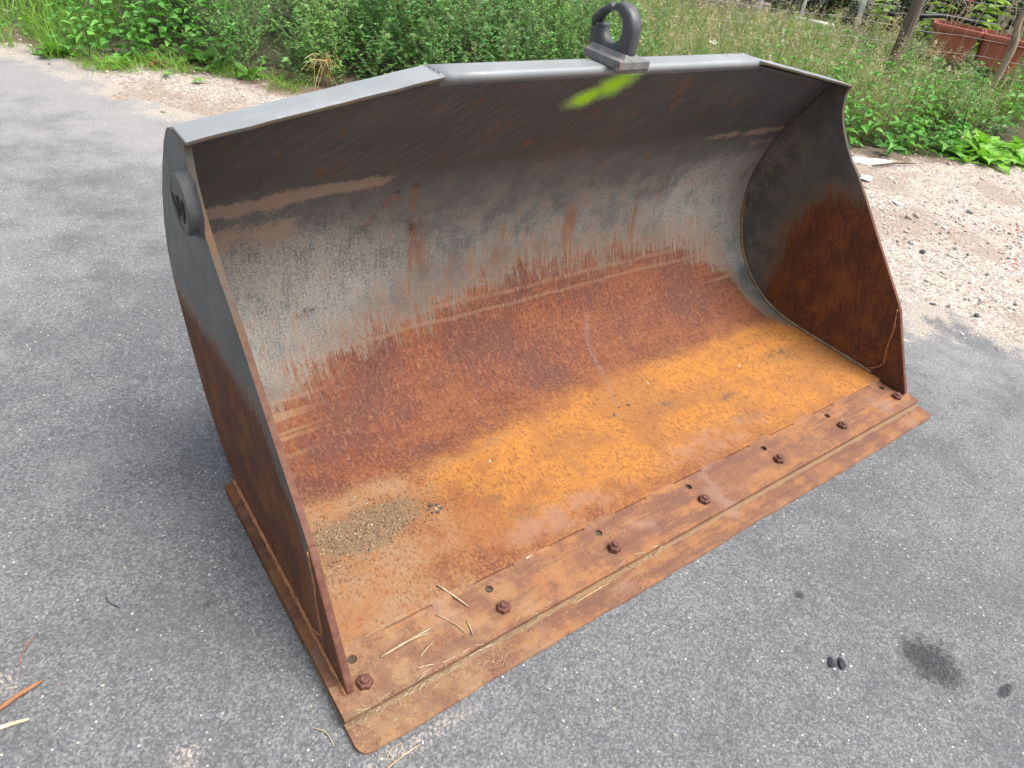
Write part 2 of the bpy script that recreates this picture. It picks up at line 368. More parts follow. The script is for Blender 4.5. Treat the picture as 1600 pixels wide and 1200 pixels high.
# ------------------------------------------------------------------ the setting: ground sheets
AE = np.array([(-12,19),(-3.2,8.4),(-1.9,6.5),(-1.27,5.55),(-.95,5.10),(-.76,4.62),(-.62,4.25),(-.44,3.89),(.15,3.0),(1.1,1.75),(2.0,.5),(2.27,.06),(3.1,-1.4),(6.5,-7.4),(14,-20)])   # asphalt edge
VE = np.array([(-12,20.5),(-3.2,8.9),(-1.7,6.35),(-1.25,5.70),(-1.05,5.42),(-.87,5.30),(-.65,5.06),(-.33,5.03),(-.07,4.85),(.16,4.60),(.37,4.42),(.73,4.28),(1.8,3.62),(3.0,2.85),(4.1,2.22),(4.4,2.02),(5.1,1.72),(5.8,1.42),(8,.2),(12,-2.5),(20,-9)])  # edge of the weeds
def sdist(P, L):
    """signed distance to polyline, positive on the far (back right) side"""
    P = np.asarray(P, float); best = np.full(len(P), 1e9); sg = np.ones(len(P))
    for a, b in zip(L[:-1], L[1:]):
        d = b-a; t = np.clip(((P-a)@d)/(d@d), 0, 1); q = P-(a+t[:, None]*d); r = np.hypot(q[:, 0], q[:, 1])
        m = r < best; best = np.where(m, r, best); cr = d[0]*q[:, 1]-d[1]*q[:, 0]; sg = np.where(m, np.sign(cr), sg)
    return best*sg
_ph = [(rs.uniform(-1, 1, 2)*k, rs.uniform(0, 6.28), 1/(i+1)**.8) for i, k in enumerate([2, 3, 4.5, 7, 10, 15, 22, 31, 45])]
def fbm(P):
    P = np.asarray(P, float); o = np.zeros(len(P)); w = 0
    for k, ph, a in _ph: o += a*np.sin(P@(k*1.7)+ph+1.3*np.sin(P@k[::-1]*.7+ph*2)); w += a
    return o/w*1.6
def sm(x, a, b):
    t = np.clip((np.asarray(x, float)-a)/(b-a), 0, 1); return t*t*(3-2*t)
def bank_z(P):
    d = sdist(P, VE); return -.02+.035*sm(d, .0, .45)+.26*sm(d, .1, 3.2)+.02*fbm(P)*sm(d, 0, .5)

def mat_asphalt():
    g = G('asphalt'); p = g.co('Object'); s = g.sep(p); x, y = s[0], s[1]
    big = g.noise(p, .7, 3, .6); mid = g.noise(p, 4.5, 4, .66); fine = g.noise(p, 120, 3, .7); med = g.noise(p, 38, 3, .65)
    agd, agc = g.vor(p, 215, None); agr = agc[0]; agb = agc[1]
    t = g.add(g.mul(agr, .46), g.add(g.mul(fine, .46), g.mul(med, .08)))
    c = g.ramp(t, [(.20, (.082, .086, .092)), (.42, (.122, .127, .134)), (.60, (.164, .168, .175)), (.80, (.252, .254, .257))])
    c = g.mix(g.mul(g.st(med, .46, .34), .25), c, (.070, .072, .078))
    # dust film, thicker towards the gravel and along the far side of the road
    ed = g.at('edge')
    df = g.add(g.mul(g.sub(big, .5), .9), g.add(g.mul(g.sub(mid, .5), .7), g.st(ed, 1.5, .0, 0, .36)))
    df = g.add(df, g.st(y, .6, 3.8, 0, .34))
    c = g.mix(g.mul(g.st(g.add(g.mul(big, .5), g.mul(mid, .5)), .52, .40), .35), c, (.085, .088, .095)); dm = g.st(df, -.04, .80)
    c = g.mix(g.mul(g.mul(dm, g.lin(fine, .3, .7, .45, .95)), .8), c, g.mix(mid, (.315, .306, .304), (.375, .365, .358)))
    sand = g.st(g.add(g.st(ed, .40, -.06), g.add(g.mul(g.sub(mid, .5), 2.2), g.mul(g.sub(fine, .5), 1.6))), .66, 1.05)
    for u0, v0, ru, rv in ((-1.553,.20,.06,.045),(-1.84,.555,.06,.05),(-1.15,-.03,.26,.03),(-.10,3.55,.45,.16)):
        sand = g.mx(sand, g.mul(g.dot(x, y, u0, v0, ru, rv, .1), g.st(g.add(g.mul(mid, .3), g.mul(fine, .7)), .46, .64)))
    c = g.mix(g.mul(sand, .75), c, g.mix(g.st(fine, .35, .65), (.27, .225, .185), (.52, .455, .385)))
    # pale and brown chips set in the surface
    ch, cr_ = g.vor(p, 48, None)
    cm = g.mul(g.st(ch, g.lin(cr_[1], 0, 1, .07, .19), g.lin(cr_[1], 0, 1, .03, .10)), g.st(cr_[0], .84, .88))
    c = g.mix(g.mul(cm, .8), c, g.mix(cr_[2], (.33, .27, .22), (.62, .60, .56)))
    oil = g.dot(g.add(x, g.mul(g.sub(med, .5), .10)), g.add(y, g.mul(g.sub(mid, .5), .12)), .158, -.567, .100, .115, .35)
    oil = g.mx(oil, g.mul(g.dot(x, y, .258, -.734, .045, .016, .5), 1.0)); oil = g.mx(oil, g.dot(x, y, .007, -.245, .022, .022, .2))
    oil = g.mx(oil, g.mul(g.dot(x, y, -1.40, .54, .025, .022, .2), .6))
    c = g.mix(g.mul(oil, g.lin(fine, .3, .7, .95, .60)), c, (.022, .022, .026))
    return g.out(c, .88, g.bump(g.noise(p, 190, 2, .6), .8, .004), .25)
def mat_gravel():
    g = G('gravel_soil'); p = g.co('Object'); v = g.at('soil')
    big = g.noise(p, 1.3, 3, .6); mid = g.noise(p, 7, 4, .66); fine = g.noise(p, 80, 3, .7)
    d1, r1 = g.vor(p, 70, None)
    c = g.ramp(g.add(g.mul(r1[0], .5), g.mul(fine, .5)), [(.15, (.20, .175, .15)), (.4, (.35, .31, .27)), (.62, (.46, .415, .37)), (.85, (.64, .60, .55))])
    c = g.mix(g.mul(g.st(d1, .45, .7), .5), c, (.17, .135, .105))
    c = g.mix(g.mul(g.st(r1[1], .88, .92), .7), c, (.14, .137, .137)); c = g.mix(g.mul(g.st(r1[2], .93, .95), .6), c, (.34, .16, .115))
    c = g.mix(g.mul(g.st(mid, .50, .66), .45), c, (.43, .375, .32))
    c = g.mix(g.mul(g.st(big, .48, .64), .6), c, (.26, .20, .155))
    so = g.st(g.add(v, g.add(g.mul(g.sub(mid, .5), 1.4), g.mul(g.sub(fine, .5), .6))), .40, .75)
    c = g.mix(g.mul(so, .9), c, g.mix(fine, (.085, .06, .042), (.20, .145, .105)))
    return g.out(c, .95, g.bump(g.noise(p, 90, 2, .7), .8, .008), .2)
M_ASPHALT = mat_asphalt(); M_GRAVEL = mat_gravel()
M_SOIL = mat_simple('bank_soil', (.055, .045, .030), (.085, .072, .045), 5, .95, (.05, .075, .025), .56, .01)

# asphalt: fine part near the bucket and a wide apron
xs = np.concatenate([[-60, -30, -15, -9], np.arange(-6, 3.61, .16), [5, 8, 14, 20]]); ys = np.concatenate([[-60, -30, -15, -8, -5], np.arange(-3, 8.01, .16), [10, 13, 19, 22]])
XX, YY = np.meshgrid(xs, ys); P2 = np.stack([XX.ravel(), YY.ravel()], 1)
dA = sdist(P2, AE)
nx = len(xs); F = []
for j in range(len(ys)-1):
    for i in range(nx-1):
        q = (j*nx+i, j*nx+i+1, (j+1)*nx+i+1, (j+1)*nx+i)
        if min(dA[k] for k in q) < .45: F.append(q)
used = sorted({k for q in F for k in q}); rem = {k: i for i, k in enumerate(used)}
me = mkmesh('asphalt_road', [(P2[k, 0], P2[k, 1], 0) for k in used], [tuple(rem[k] for k in q) for q in F], M_ASPHALT, attrs={'edge': [-dA[k] for k in used]})
tag(obj('asphalt_road', me), kind='structure')

# one big sheet of earth below everything, to the horizon
me = mkmesh('ground', [(-250,-250,-.05),(250,-250,-.05),(250,250,-.05),(-250,250,-.05)], [(0,1,2,3)], M_SOIL)
tag(obj('ground', me), kind='structure')

def strip_grid(L, lo, hi, step, ds):
    """points along polyline L (arc length lo..hi) offset to the far side by ds"""
    seg = np.hypot(*np.diff(L, axis=0).T); cum = np.r_[0, np.cumsum(seg)]
    ts = np.arange(lo, hi, step); px = np.interp(ts, cum, L[:, 0]); py = np.interp(ts, cum, L[:, 1])
    tx = np.gradient(px); ty = np.gradient(py); k = np.ones(15)/15
    tx = np.convolve(np.pad(tx, 7, 'edge'), k, 'valid'); ty = np.convolve(np.pad(ty, 7, 'edge'), k, 'valid'); l = np.hypot(tx, ty)
    nxx, nyy = -ty/l, tx/l
    return np.stack([px[:, None]+nxx[:, None]*ds, py[:, None]+nyy[:, None]*ds], 2)
# gravel verge: simple rotated grid, trimmed to the strip between asphalt and weeds
ga = np.arange(-9, 13, .06); gb = np.arange(-.7, 5.2, .06)
o0 = np.array([.15, 3.0]); ux = np.array([.56, -.828]); uy = np.array([.828, .56])
PG = (o0+ga[:, None, None]*ux+gb[None, :, None]*uy); sh = PG.shape[:2]; PG = PG.reshape(-1, 2)
dA = sdist(PG, AE); dV = sdist(PG, VE)
zG = -.012+.022*sm(dA, -.12, .35)+.010*fbm(PG*1.6)+.006*fbm(PG*5)
ok = (dA > -.5) & (dV < .9)
F = []
for i in range(sh[0]-1):
    for j in range(sh[1]-1):
        q = (i*sh[1]+j, (i+1)*sh[1]+j, (i+1)*sh[1]+j+1, i*sh[1]+j+1)
        if ok[list(q)].all(): F.append(q)
used = np.unique(np.array(F)); rem = -np.ones(len(PG), int); rem[used] = np.arange(len(used))
me = mkmesh('gravel_verge', np.c_[PG[used], zG[used]], rem[np.array(F)], M_GRAVEL, attrs={'soil': sm(dV[used], -.38, .12)}, smooth=True)
tag(obj('gravel_verge', me), kind='structure')
# bank under the weeds
ga = np.arange(-14, 16, .25); gb = np.concatenate([np.arange(-1, 7, .2), [8, 10, 14, 20, 35, 60]])
PB = (np.array([.73, 4.28])+ga[:, None, None]*np.array([.80, -.60])+gb[None, :, None]*np.array([.60, .80])); sh = PB.shape[:2]; PB = PB.reshape(-1, 2)
dV = sdist(PB, VE); zB = np.where(dV > -.1, bank_z(PB), -.03)
F = []
for i in range(sh[0]-1):
    for j in range(sh[1]-1):
        q = [i*sh[1]+j, (i+1)*sh[1]+j, (i+1)*sh[1]+j+1, i*sh[1]+j+1]
        if dV[q].max() > -.12: F.append(q)
used = np.unique(np.array(F)); rem = -np.ones(len(PB), int); rem[used] = np.arange(len(used))
tag(obj('bank', mkmesh('bank', np.c_[PB[used], zB[used]], rem[np.array(F)], M_SOIL, smooth=True)), kind='structure')

# ------------------------------------------------------------------ the bucket
bucket = empty('loader_bucket', (0, 0, 0))
tag(bucket, 'big rusty grey steel loader bucket standing on the asphalt', 'loader bucket')
PK = [(.236,.0455),(.45,.044),(.62,.043),(.74,.047),(.86,.075),(.97,.135),(1.06,.225),(1.12,.34),(1.15,.46),(1.15,.57),(1.125,.68),(1.085,.79),(1.03,.877),(.956,.9945),(.872,1.134)]
PR = catmull(PK, 10); S = np.r_[0, np.cumsum(np.hypot(*np.diff(PR, axis=0).T))]-.019      # arc length, 0 at y=.255
TH = .010
XS = 1.217; XL = -1.205                                                                                 # inner faces of the side plates
def prof_at(s): return np.stack([np.interp(s, S, PR[:, 0]), np.interp(s, S, PR[:, 1])], -1)
tan = np.gradient(PR, axis=0); tan /= np.hypot(*tan.T)[:, None]; NR = np.stack([tan[:, 1], -tan[:, 0]], 1)   # outward (behind)
def norm_at(s):
    n = np.stack([np.interp(s, S, NR[:, 0]), np.interp(s, S, NR[:, 1])], -1); return n/np.hypot(n[..., 0], n[..., 1])[..., None]
XM = .6165
def ztop(x): return 1.134-np.maximum(np.abs(x)-XM, 0)/(XS+.02-XM)*.104
cols = np.unique(np.r_[np.linspace(XL, XS, 261), -XM, XM]); nr = 200
s_end = np.array([np.interp(ztop(x)-(.015 if abs(x) > XM+1e-6 else .02), PR[:, 1][S > 1.4], S[S > 1.4]) for x in cols])
tt = np.linspace(0, 1, nr)
SV = S[0]+tt[:, None]*(s_end-S[0])[None, :]; UX = np.repeat(cols[None, :], nr, 0)
YZ = prof_at(SV); NN = norm_at(SV)
Vi = np.stack([UX, YZ[..., 0], YZ[..., 1]], -1).reshape(-1, 3)
Vo = np.stack([UX, YZ[..., 0]+NN[..., 0]*TH, YZ[..., 1]+NN[..., 1]*TH], -1).reshape(-1, 3)
nc = len(cols); F = []; off = nr*nc
for j in range(nr-1):
    for i in range(nc-1):
        a = j*nc+i; F.append((a, a+1, a+nc+1, a+nc)); F.append((off+a, off+a+nc, off+a+nc+1, off+a+1))
for i in range(nc-1):
    F.append((i, off+i, off+i+1, i+1)); a = (nr-1)*nc+i; F.append((a, a+1, off+a+1, off+a))
u = UX.ravel(); v = SV.ravel()
vb = np.interp(u, [-1.22,-1.13,-1.04,-.93,-.74,-.51,-.25,.05,.37,.75,.90,1.02,1.10,1.125,1.17,1.22], [.64,.70,.766,.836,.892,.948,.985,1.012,1.002,.951,.91,.85,.745,.60,.46,.36])
a_rust = vb-v
wv = .035*fbm(np.stack([u*1.3, v*2], 1))
a_or = .62*sm(v+wv, .62, .36)*sm(u, -1.35, -.2)*sm(v, -.1, .12)+.38*np.exp(-((v+wv-.40)/.075)**2)*sm(u, -.95, -.3)+.30*sm(u, .1, .9)*sm(v+wv, .60, .40)+.25*sm(v, .47, .36)
dirt = np.exp(-(((v-.285-.05*(u+.95))/.085)**2+((u+.98)/.20)**2))
a_tan = .92*sm(u+wv, -.55, -1.05)*sm(v+wv, .52, .36)+.35*np.exp(-((v-.405)/.035)**2)*sm(u, .3, -.6)
d1 = np.exp(-((v-1.445-.02*np.sin(u*7))/.032)**2)*sm(u, -.50, -.72)*.95
d2 = np.exp(-((v-1.325)/.055)**2)*sm(u, -.82, -.96)*.9
d3 = np.exp(-((v-1.462)/.020)**2)*sm(u, .62, .80)*.85+np.exp(-((v-1.40)/.03)**2)*sm(u, .9, 1.15)*.5
a_dust = np.maximum(np.maximum(d1, d2), d3)
a_sc = sm(v, 1.48, 1.25)*(.30+.75*sm(u, -.45, -.95)+1.15*sm(u, .50, 1.0))*sm(v, .7, .9); a_sc = np.clip(a_sc+.35*np.exp(-((v-1.13)/.12)**2), 0, 1)
runs = np.zeros_like(u)
for (cu, cv, ru, rv, k) in ((.158,1.16,.045,.14,.85),(.50,1.13,.03,.12,.75),(-.50,1.17,.05,.16,.75),(-.16,1.20,.04,.07,.55),(-.16,1.08,.05,.06,.6),(.36,1.14,.05,.05,.45),(.62,1.20,.03,.09,.5),(-.55,1.37,.07,.05,.45),(.02,1.10,.06,.07,.5),(-.35,1.09,.10,.07,.5),(.30,1.78,.10,.05,.55),(.35,1.70,.03,.10,.5),(-.02,1.51,.03,.05,.5),(-.20,1.56,.04,.03,.6),(-.86,1.535,.02,.03,.75)):
    runs = np.maximum(runs, k*np.exp(-(((u-cu)/ru)**2+((v-cv)/rv)**2)))
def blob(cu, cv, ru, rv, lo=.3): return sm(np.hypot((u-cu)/ru, (v-cv)/rv), 1.0, lo)
def scr(a, b, w, uu, vv):
    a = np.array(a); b = np.array(b); L = np.hypot(*(b-a)); d = (b-a)/L; pu = uu-a[0]; pv = vv-a[1]
    t = pu*d[0]+pv*d[1]; q = np.abs(pu*-d[1]+pv*d[0]); return sm(q, w, w*.2)*sm(t, 0, L*.15)*sm(t, L, L*.8)
mxa = lambda *A: np.maximum.reduce(A)
a_st = mxa(blob(-.545,.115,.075,.05), blob(-.60,.20,.05,.03), blob(.50,.20,.07,.035), blob(.48,.09,.09,.04), blob(.95,.30,.2,.06), blob(.2,.27,.16,.05))
a_pale = mxa(blob(-.45,.05,.34,.08), blob(.25,.06,.36,.08))
a_tr = mxa(scr((.215,.79),(.15,.66),.018,u,v), scr((.16,.69),(.128,.50),.014,u,v), scr((.133,.52),(.05,.35),.012,u,v))
_w = np.stack([u, v], 1); uw = u+.012*fbm(_w*9); vw = v+.012*fbm(_w*9+5)
a_scr = mxa(*[scr(a, b, w, uw, vw) for a, b, w in (((-.64,1.34),(-.585,1.43),.013),((-.09,1.44),(-.03,1.575),.012),((-.52,1.30),(-.545,1.45),.014),((-.50,1.19),(-.53,1.30),.018),((.005,1.66),(.045,1.84),.011),((.40,1.36),(.47,1.50),.011),((-.70,1.27),(-.66,1.32),.014),((-.87,1.52),(-.85,1.55),.016),((.31,1.66),(.42,1.80),.016),((.2,1.3),(.23,1.42),.010),((-.93,1.03),(-.84,1.035),.010),((.62,1.33),(.66,1.47),.010))])
_a = math.atan2(.100, .205); du_, dv_ = u+.045, v-1.776
a_spr = np.minimum(np.hypot(((u+.005)*math.cos(_a)+(v-1.803)*math.sin(_a))/.085, ((v-1.803)*math.cos(_a)-(u+.005)*math.sin(_a))/.060), np.hypot(((u+.085)*math.cos(_a)+(v-1.757)*math.sin(_a))/.085, ((v-1.757)*math.cos(_a)-(u+.085)*math.sin(_a))/.043))
a_spr = .92*a_spr+.14*fbm(np.stack([u*16, v*16], 1))
a_lines = sm(u, -.9, -.65)*sm(u, 1.05, .75); a_sw = sm(np.abs(u), .85, 1.1)*sm(v, .55, .7)
two = lambda a: np.r_[a, a]
me = mkmesh('shell', np.r_[Vi, Vo], F, M_SHELL, attrs={'rust': two(a_rust), 'orange': two(a_or), 'tan': two(a_tan), 'dirt': two(dirt), 'stain': two(a_st), 'pale': two(a_pale), 'trickle': two(a_tr), 'scratch': two(a_scr), 'spray': two(a_spr), 'lines': two(a_lines), 'sidewear': two(a_sw), 'dust': two(a_dust), 'scuff': two(a_sc), 'runs': two(runs)}, uv=np.stack([two(u), two(v)], 1), smooth=True)
o = obj('shell', me, bucket); o['label'] = 'curved back and floor plate, dark paint above and orange rust below'

# bent flange along the middle of the top edge
sh_s = np.interp(1.134-.02, PR[:, 1][S > 1.4], S[S > 1.4]); p0 = prof_at(sh_s); d0 = np.array([-.5145, .8575]); n0 = np.array([.8575, .5145])
rr = .013; cen = p0+d0*.006+n0*rr
pts = [p0+d0*-.002]
a0 = math.atan2(-n0[1], -n0[0])
for k in range(9):
    a = a0-(k/8)*R(121); pts.append(cen+rr*np.array([math.cos(a), math.sin(a)]))
pts.append(pts[-1]+np.array([.002, 0])); pts.append(pts[-1]+np.array([.004, 0])); pts.append(np.array([.953, pts[-1][1]])); pts.append(np.array([.957, pts[-1][1]])); pts = np.array(pts)
tn = np.gradient(pts, axis=0); tn /= np.hypot(*tn.T)[:, None]; nn = np.stack([tn[:, 1], -tn[:, 0]], 1)
inn = pts+nn*.009
V = []; F = []; m = len(pts)
xsf = np.linspace(-XM, XM, 9)
for x in xsf:
    V += [(x, *p) for p in pts]+[(x, *p) for p in inn[::-1]]
L2 = 2*m
for i in range(len(xsf)-1):
    for k in range(L2): F.append((i*L2+k, (i+1)*L2+k, (i+1)*L2+(k+1) % L2, i*L2+(k+1) % L2))
F.append(tuple(range(L2))); F.append(tuple((len(xsf)-1)*L2+k for k in range(L2))[::-1])
o = obj('top_flange', mkmesh('top_flange', V, F, M_FLANGE, smooth=True), bucket)
for p in o.data.polygons:
    if len(p.vertices) > 4: p.use_smooth = False
# sloping strips either side
for sgn in (-1, 1):
    xa, xb = sgn*(XM-.004), (XS+.013 if sgn > 0 else XL-.013); V = []; F = []; ns = 15
    for i in range(ns):
        t = i/(ns-1); x = xa+(xb-xa)*t; zz = 1.1365-.104*t+.0004*math.sin(i*1.7+sgn)+.0003*math.sin(i*3.9); yf = .866+.0006*math.sin(i*2.3+sgn*2)
        V += [(x, yf, zz-.0095), (x, .966, zz-.0095), (x, .966, zz), (x, yf, zz)]
    for i in range(ns-1):
        a = 4*i; F += [(a, a+4, a+5, a+1), (a+1, a+5, a+6, a+2), (a+2, a+6, a+7, a+3), (a+3, a+7, a+4, a)]
    F += [(0, 1, 2, 3), (4*ns-1, 4*ns-2, 4*ns-3, 4*ns-4)]
    if sgn > 0: F = [f[::-1] for f in F]
    mi = [1, 0, 0, 1]*(ns-1)+[0, 0]
    o = obj('top_strip', mkmesh('top_strip', V, F, [M_FLANGE, M_RIM], mi=mi), bucket); bevel(o, .0025, 2)
    V, F = tubeVF([(sgn*XM, y, 1.1335-.0012*(k % 2)) for k, y in enumerate(np.linspace(.880, .962, 12))], [.0045+.0016*math.sin(k*2.2) for k in range(12)], 6)
    obj('weld_bead', mkmesh('weld_bead', V, F, M_FLANGE, smooth=True), bucket)

# side plates
front = [(.255,.105),(.2675,.16),(.285,.26),(.3145,.3576),(.36,.405),(.5337,.5794),(.6250,.674),(.6986,.7456),(.745,.783),(.7808,.8206),(.818,.865),(.8430,.9012),(.862,.938),(.8725,.9768),(.876,1.0),(.874,1.026)]
rear = [(.98,1.022),(1.005,1.015),(1.025,1.0),(1.06,.965),(1.12,.885),(1.175,.80),(1.22,.70),(1.243,.60),(1.238,.52),(1.20,.43),(1.15,.325),(1.095,.225),(1.0,.115),(.885,.037)]
SIDE = front+rear+[(.262,.037)]
def side_rust(P, outer):
    y, z = P[:, 0], P[:, 1]
    if outer:   # grey band along the front edge, grey above a slanted line at the back
        fy = np.interp(z, [q[1] for q in front], [q[0] for q in front])
        a = (y-fy)-np.interp(z, [.0, .3, .55, .66], [.02, .035, .085, .20])
        b = .52-z-.10*np.clip(y-.9, 0, 1)
        return np.minimum(a, b)
    L = np.array([(.30, .70), (.50,.70), (.62,.655), (.70,.655), (.763,.640), (.82,.585), (.862,.50), (.885,.40), (.885,.29), (.868,.18), (.90,.11), (1.05,.07), (1.3,.0), (1.3,-.2), (.0,-.2), (.0,.3), (.30,.70)])
    # signed distance to the closed blob
    ins = np.zeros(len(P), bool); best = np.full(len(P), 9.)
    for a, b in zip(L[:-1], L[1:]):
        d = b-a; t = np.clip(((P-a)@d)/(d@d), 0, 1); q = P-(a+t[:, None]*d); best = np.minimum(best, np.hypot(q[:, 0], q[:, 1]))
        c = (a[1] > P[:, 1]) != (b[1] > P[:, 1]); xx = (b[0]-a[0])*(P[:, 1]-a[1])/((b[1]-a[1]) if b[1] != a[1] else 1e-9)+a[0]
        ins ^= c & (P[:, 0] < xx)
    return np.where(ins, best, -best)
def plate_mesh(name, poly, x0, x1, mats, rimsplit=None, cell=.03):
    """polygon plate in the yz plane between x0<x1, faces cut into a fine grid so wear can vary across it"""
    import bmesh
    bm = bmesh.new()
    vv = [bm.verts.new((x0, *p)) for p in poly]; f = bm.faces.new(vv); f.normal_update()
    if f.normal.x > 0: f.normal_flip()
    for ax, lo, hi in ((1, .05, 1.3), (2, .03, 1.06)):
        for c in np.arange(lo, hi, cell):
            co = [0, 0, 0]; no = [0, 0, 0]; co[ax] = c; no[ax] = 1
            bmesh.ops.bisect_plane(bm, geom=bm.verts[:]+bm.edges[:]+bm.faces[:], plane_co=co, plane_no=no)
    fs = bm.faces[:]
    r = bmesh.ops.extrude_face_region(bm, geom=fs)
    for e in r['geom']:
        if isinstance(e, bmesh.types.BMVert): e.co.x = x1
    # extrude keeps originals? make sure both caps exist
    if not any(abs(q.calc_center_median().x-x0) < 1e-5 for q in bm.faces):
        pass
    bmesh.ops.recalc_face_normals(bm, faces=bm.faces[:])
    me = bpy.data.meshes.new(name); bm.to_mesh(me); bm.free()
    for m in mats: me.materials.append(m)
    for p in me.polygons:
        if abs(p.normal.x) < .5:
            p.material_index = (1 if p.center.z > .72 else 2) if len(mats) > 2 else 1
    return me
for sgn in (-1, 1):
    x0, x1 = (XS, XS+.015) if sgn > 0 else (XL-.015, XL)
    xin = XS if sgn > 0 else XL
    me = plate_mesh('side_plate', SIDE, x0, x1, [M_SIDE, M_RIMZ, M_RIMZ])
    co = np.empty(len(me.vertices)*3); me.vertices.foreach_get('co', co); co = co.reshape(-1, 3)
    outer = (np.abs(co[:, 0]) > abs(xin)+.007)
    a = np.where(outer, side_rust(co[:, 1:], True), side_rust(co[:, 1:], False))
    at = me.attributes.new('rust', 'FLOAT', 'POINT'); at.data.foreach_set('value', a.astype(np.float32))
    yin = np.interp(co[:, 2], PR[:, 1][S > .45], PR[:, 0][S > .45]); dd = yin-co[:, 1]
    du = np.where(outer, 0, np.exp(-((dd-.05)/.07)**2)*sm(co[:, 2], .86, .76)*sm(co[:, 2], .1, .3))
    at = me.attributes.new('dust', 'FLOAT', 'POINT'); at.data.foreach_set('value', du.astype(np.float32))
    o = obj('side_plate', me, bucket)
    # closed fillet weld round the shell on the inside
    ss = np.linspace(.03, 1.70, 60); q = prof_at(ss)-norm_at(ss)*.004
    rad = np.interp(ss, [.2, 1.0, 1.7], [.0065, .0055, .004])+.001*np.sin(ss*90)
    V, F = tubeVF([(xin-sgn*.002, *p) for p in q], rad, 7)
    obj('weld_bead', mkmesh('weld_bead', V, F, M_WELD, smooth=True), bucket)
    # thicker corner piece welded in at the front foot
    cp = [(.262,.0385),(.2575,.105),(.270,.16),(.2875,.26),(.3160,.3555),(.3060,.352),(.262,.278),(.2232,.212),(.170,.124),(.131,.061),(.1255,.048),(.128,.0385)]
    cx0, cx1 = (x0-.002, x1+.002)
    V = [(cx0, *p) for p in cp]+[(cx1, *p) for p in cp]; n = len(cp)
    F = [tuple(range(n))[::-1], tuple(range(n, 2*n))]+[(k, (k+1) % n, n+(k+1) % n, n+k) for k in range(n)]
    me = mkmesh('corner_plate', V, F, [M_SIDE, M_RIMZ], mi=[0, 0]+[1]*n, attrs={'rust': [.3]*(2*n), 'dust': [0]*(2*n)})
    o = obj('corner_plate', me, bucket); bevel(o, .004, 2)
    for xx in (cx0, cx1):
        W = [(xx, .3120, .345), (xx, .302, .31), (xx, .2865, .26), (xx, .279, .20), (xx, .269, .155), (xx, .2585, .11), (xx, .280, .075), (xx, .315, .050)]
        V, F = tubeVF(catmull(W, 4), [.0035+.0012*math.sin(i*2.1) for i in range(29)], 6)
        obj('weld_bead', mkmesh('weld_bead', V, F, M_WELDR, smooth=True), bucket)
    # weld along the foot of the plate, outside
    ys = np.linspace(.13, .88, 50)
    V, F = tubeVF([(xin+sgn*.017, y, .039) for y in ys], [.006+.0018*math.sin(i*1.7) for i in range(50)], 7)
    obj('weld_bead', mkmesh('weld_bead', V, F, M_WELDR, smooth=True), bucket)

# base plate with its lip, bolt holes cut through
HW = 1.25; LT = .037; HX = [1.1741*(i-3)/3 for i in range(7)]
pf = [(.0785,.0212),(.0785,.0320),(.0835,LT)]
V = []; F = []
def quad(a, b, c, d):
    o = len(V); V.extend([a, b, c, d]); F.append((o, o+1, o+2, o+3))
def strip(p, q):  # between two profile points over the full width, subdivided a little
    xa = np.r_[-HW, np.linspace(-1.212, 1.212, 13), HW]
    for a, b in zip(xa[:-1], xa[1:]): quad((a, *p), (b, *p), (b, *q), (a, *q))
strip((.0785,.0212), (.0785,.0320)); strip((.0785,.0320), (.0835, LT)); strip((.0835, LT), (.163, LT)); strip((.243, LT), (.880, LT))
strip((.880, LT), (.880, .0)); strip((.880, 0), (.32, 0)); strip((.32, 0), (.32, .0212)); strip((.32, .0212), (.0785, .0212))
HR = .0115; edges = [-HW]
for hx in HX:
    x0, x1 = hx-.03, hx+.03; y0, y1 = .163, .243; cy = .2028
    quad((edges[-1], y0, LT), (x0, y0, LT), (x0, y1, LT), (edges[-1], y1, LT)); edges.append(x1)
    K = 16; ring = []; sq = []
    for k in range(K):
        t = 2*math.pi*k/K; c_, s_ = math.cos(t), math.sin(t); ring.append((hx+HR*c_, cy+HR*s_))
        f_ = 1/max(abs(c_), abs(s_)); sq.append((hx+.03*c_*f_, cy+.04*s_*f_))
    for k in range(K):
        k2 = (k+1) % K
        quad((*ring[k], LT), (*sq[k], LT), (*sq[k2], LT), (*ring[k2], LT))
        quad((*ring[k], LT-.012), (*ring[k], LT), (*ring[k2], LT), (*ring[k2], LT-.012))
quad((edges[-1], .163, LT), (HW, .163, LT), (HW, .243, LT), (edges[-1], .243, LT))
for sgn in (-1, 1):
    o = len(V); V.extend([(sgn*HW, *p) for p in [(.0785,.0212),(.0785,.032),(.0835,LT),(.880,LT),(.880,0),(.32,0),(.32,.0212)]])
    f = tuple(range(o, o+7)); F.append(f if sgn < 0 else f[::-1])
me = mkmesh('base_plate', V, F, [M_LIP, M_LEDGE])
for p in me.polygons:
    if abs(p.center.x) > 1.212 and p.center.y > .16: p.material_index = 1
obj('base_plate', me, bucket)
# the ledges beside the side plates are darker, so a thin run of rust scale is laid along them
for i, hx in enumerate(HX):
    V = [(hx+HR*.98*math.cos(t), .2028+HR*.98*math.sin(t), LT-.006-(.003 if i > 2 else 0)+.0012*math.sin(3*t+i)) for t in np.arange(12)*math.pi/6]+[(hx, .2028, LT-.005-(.004 if i > 2 else 0))]
    obj('bolt_hole', mkmesh('bolt_hole', V, [(k, (k+1) % 12, 12) for k in range(12)], M_HOLE), bucket)
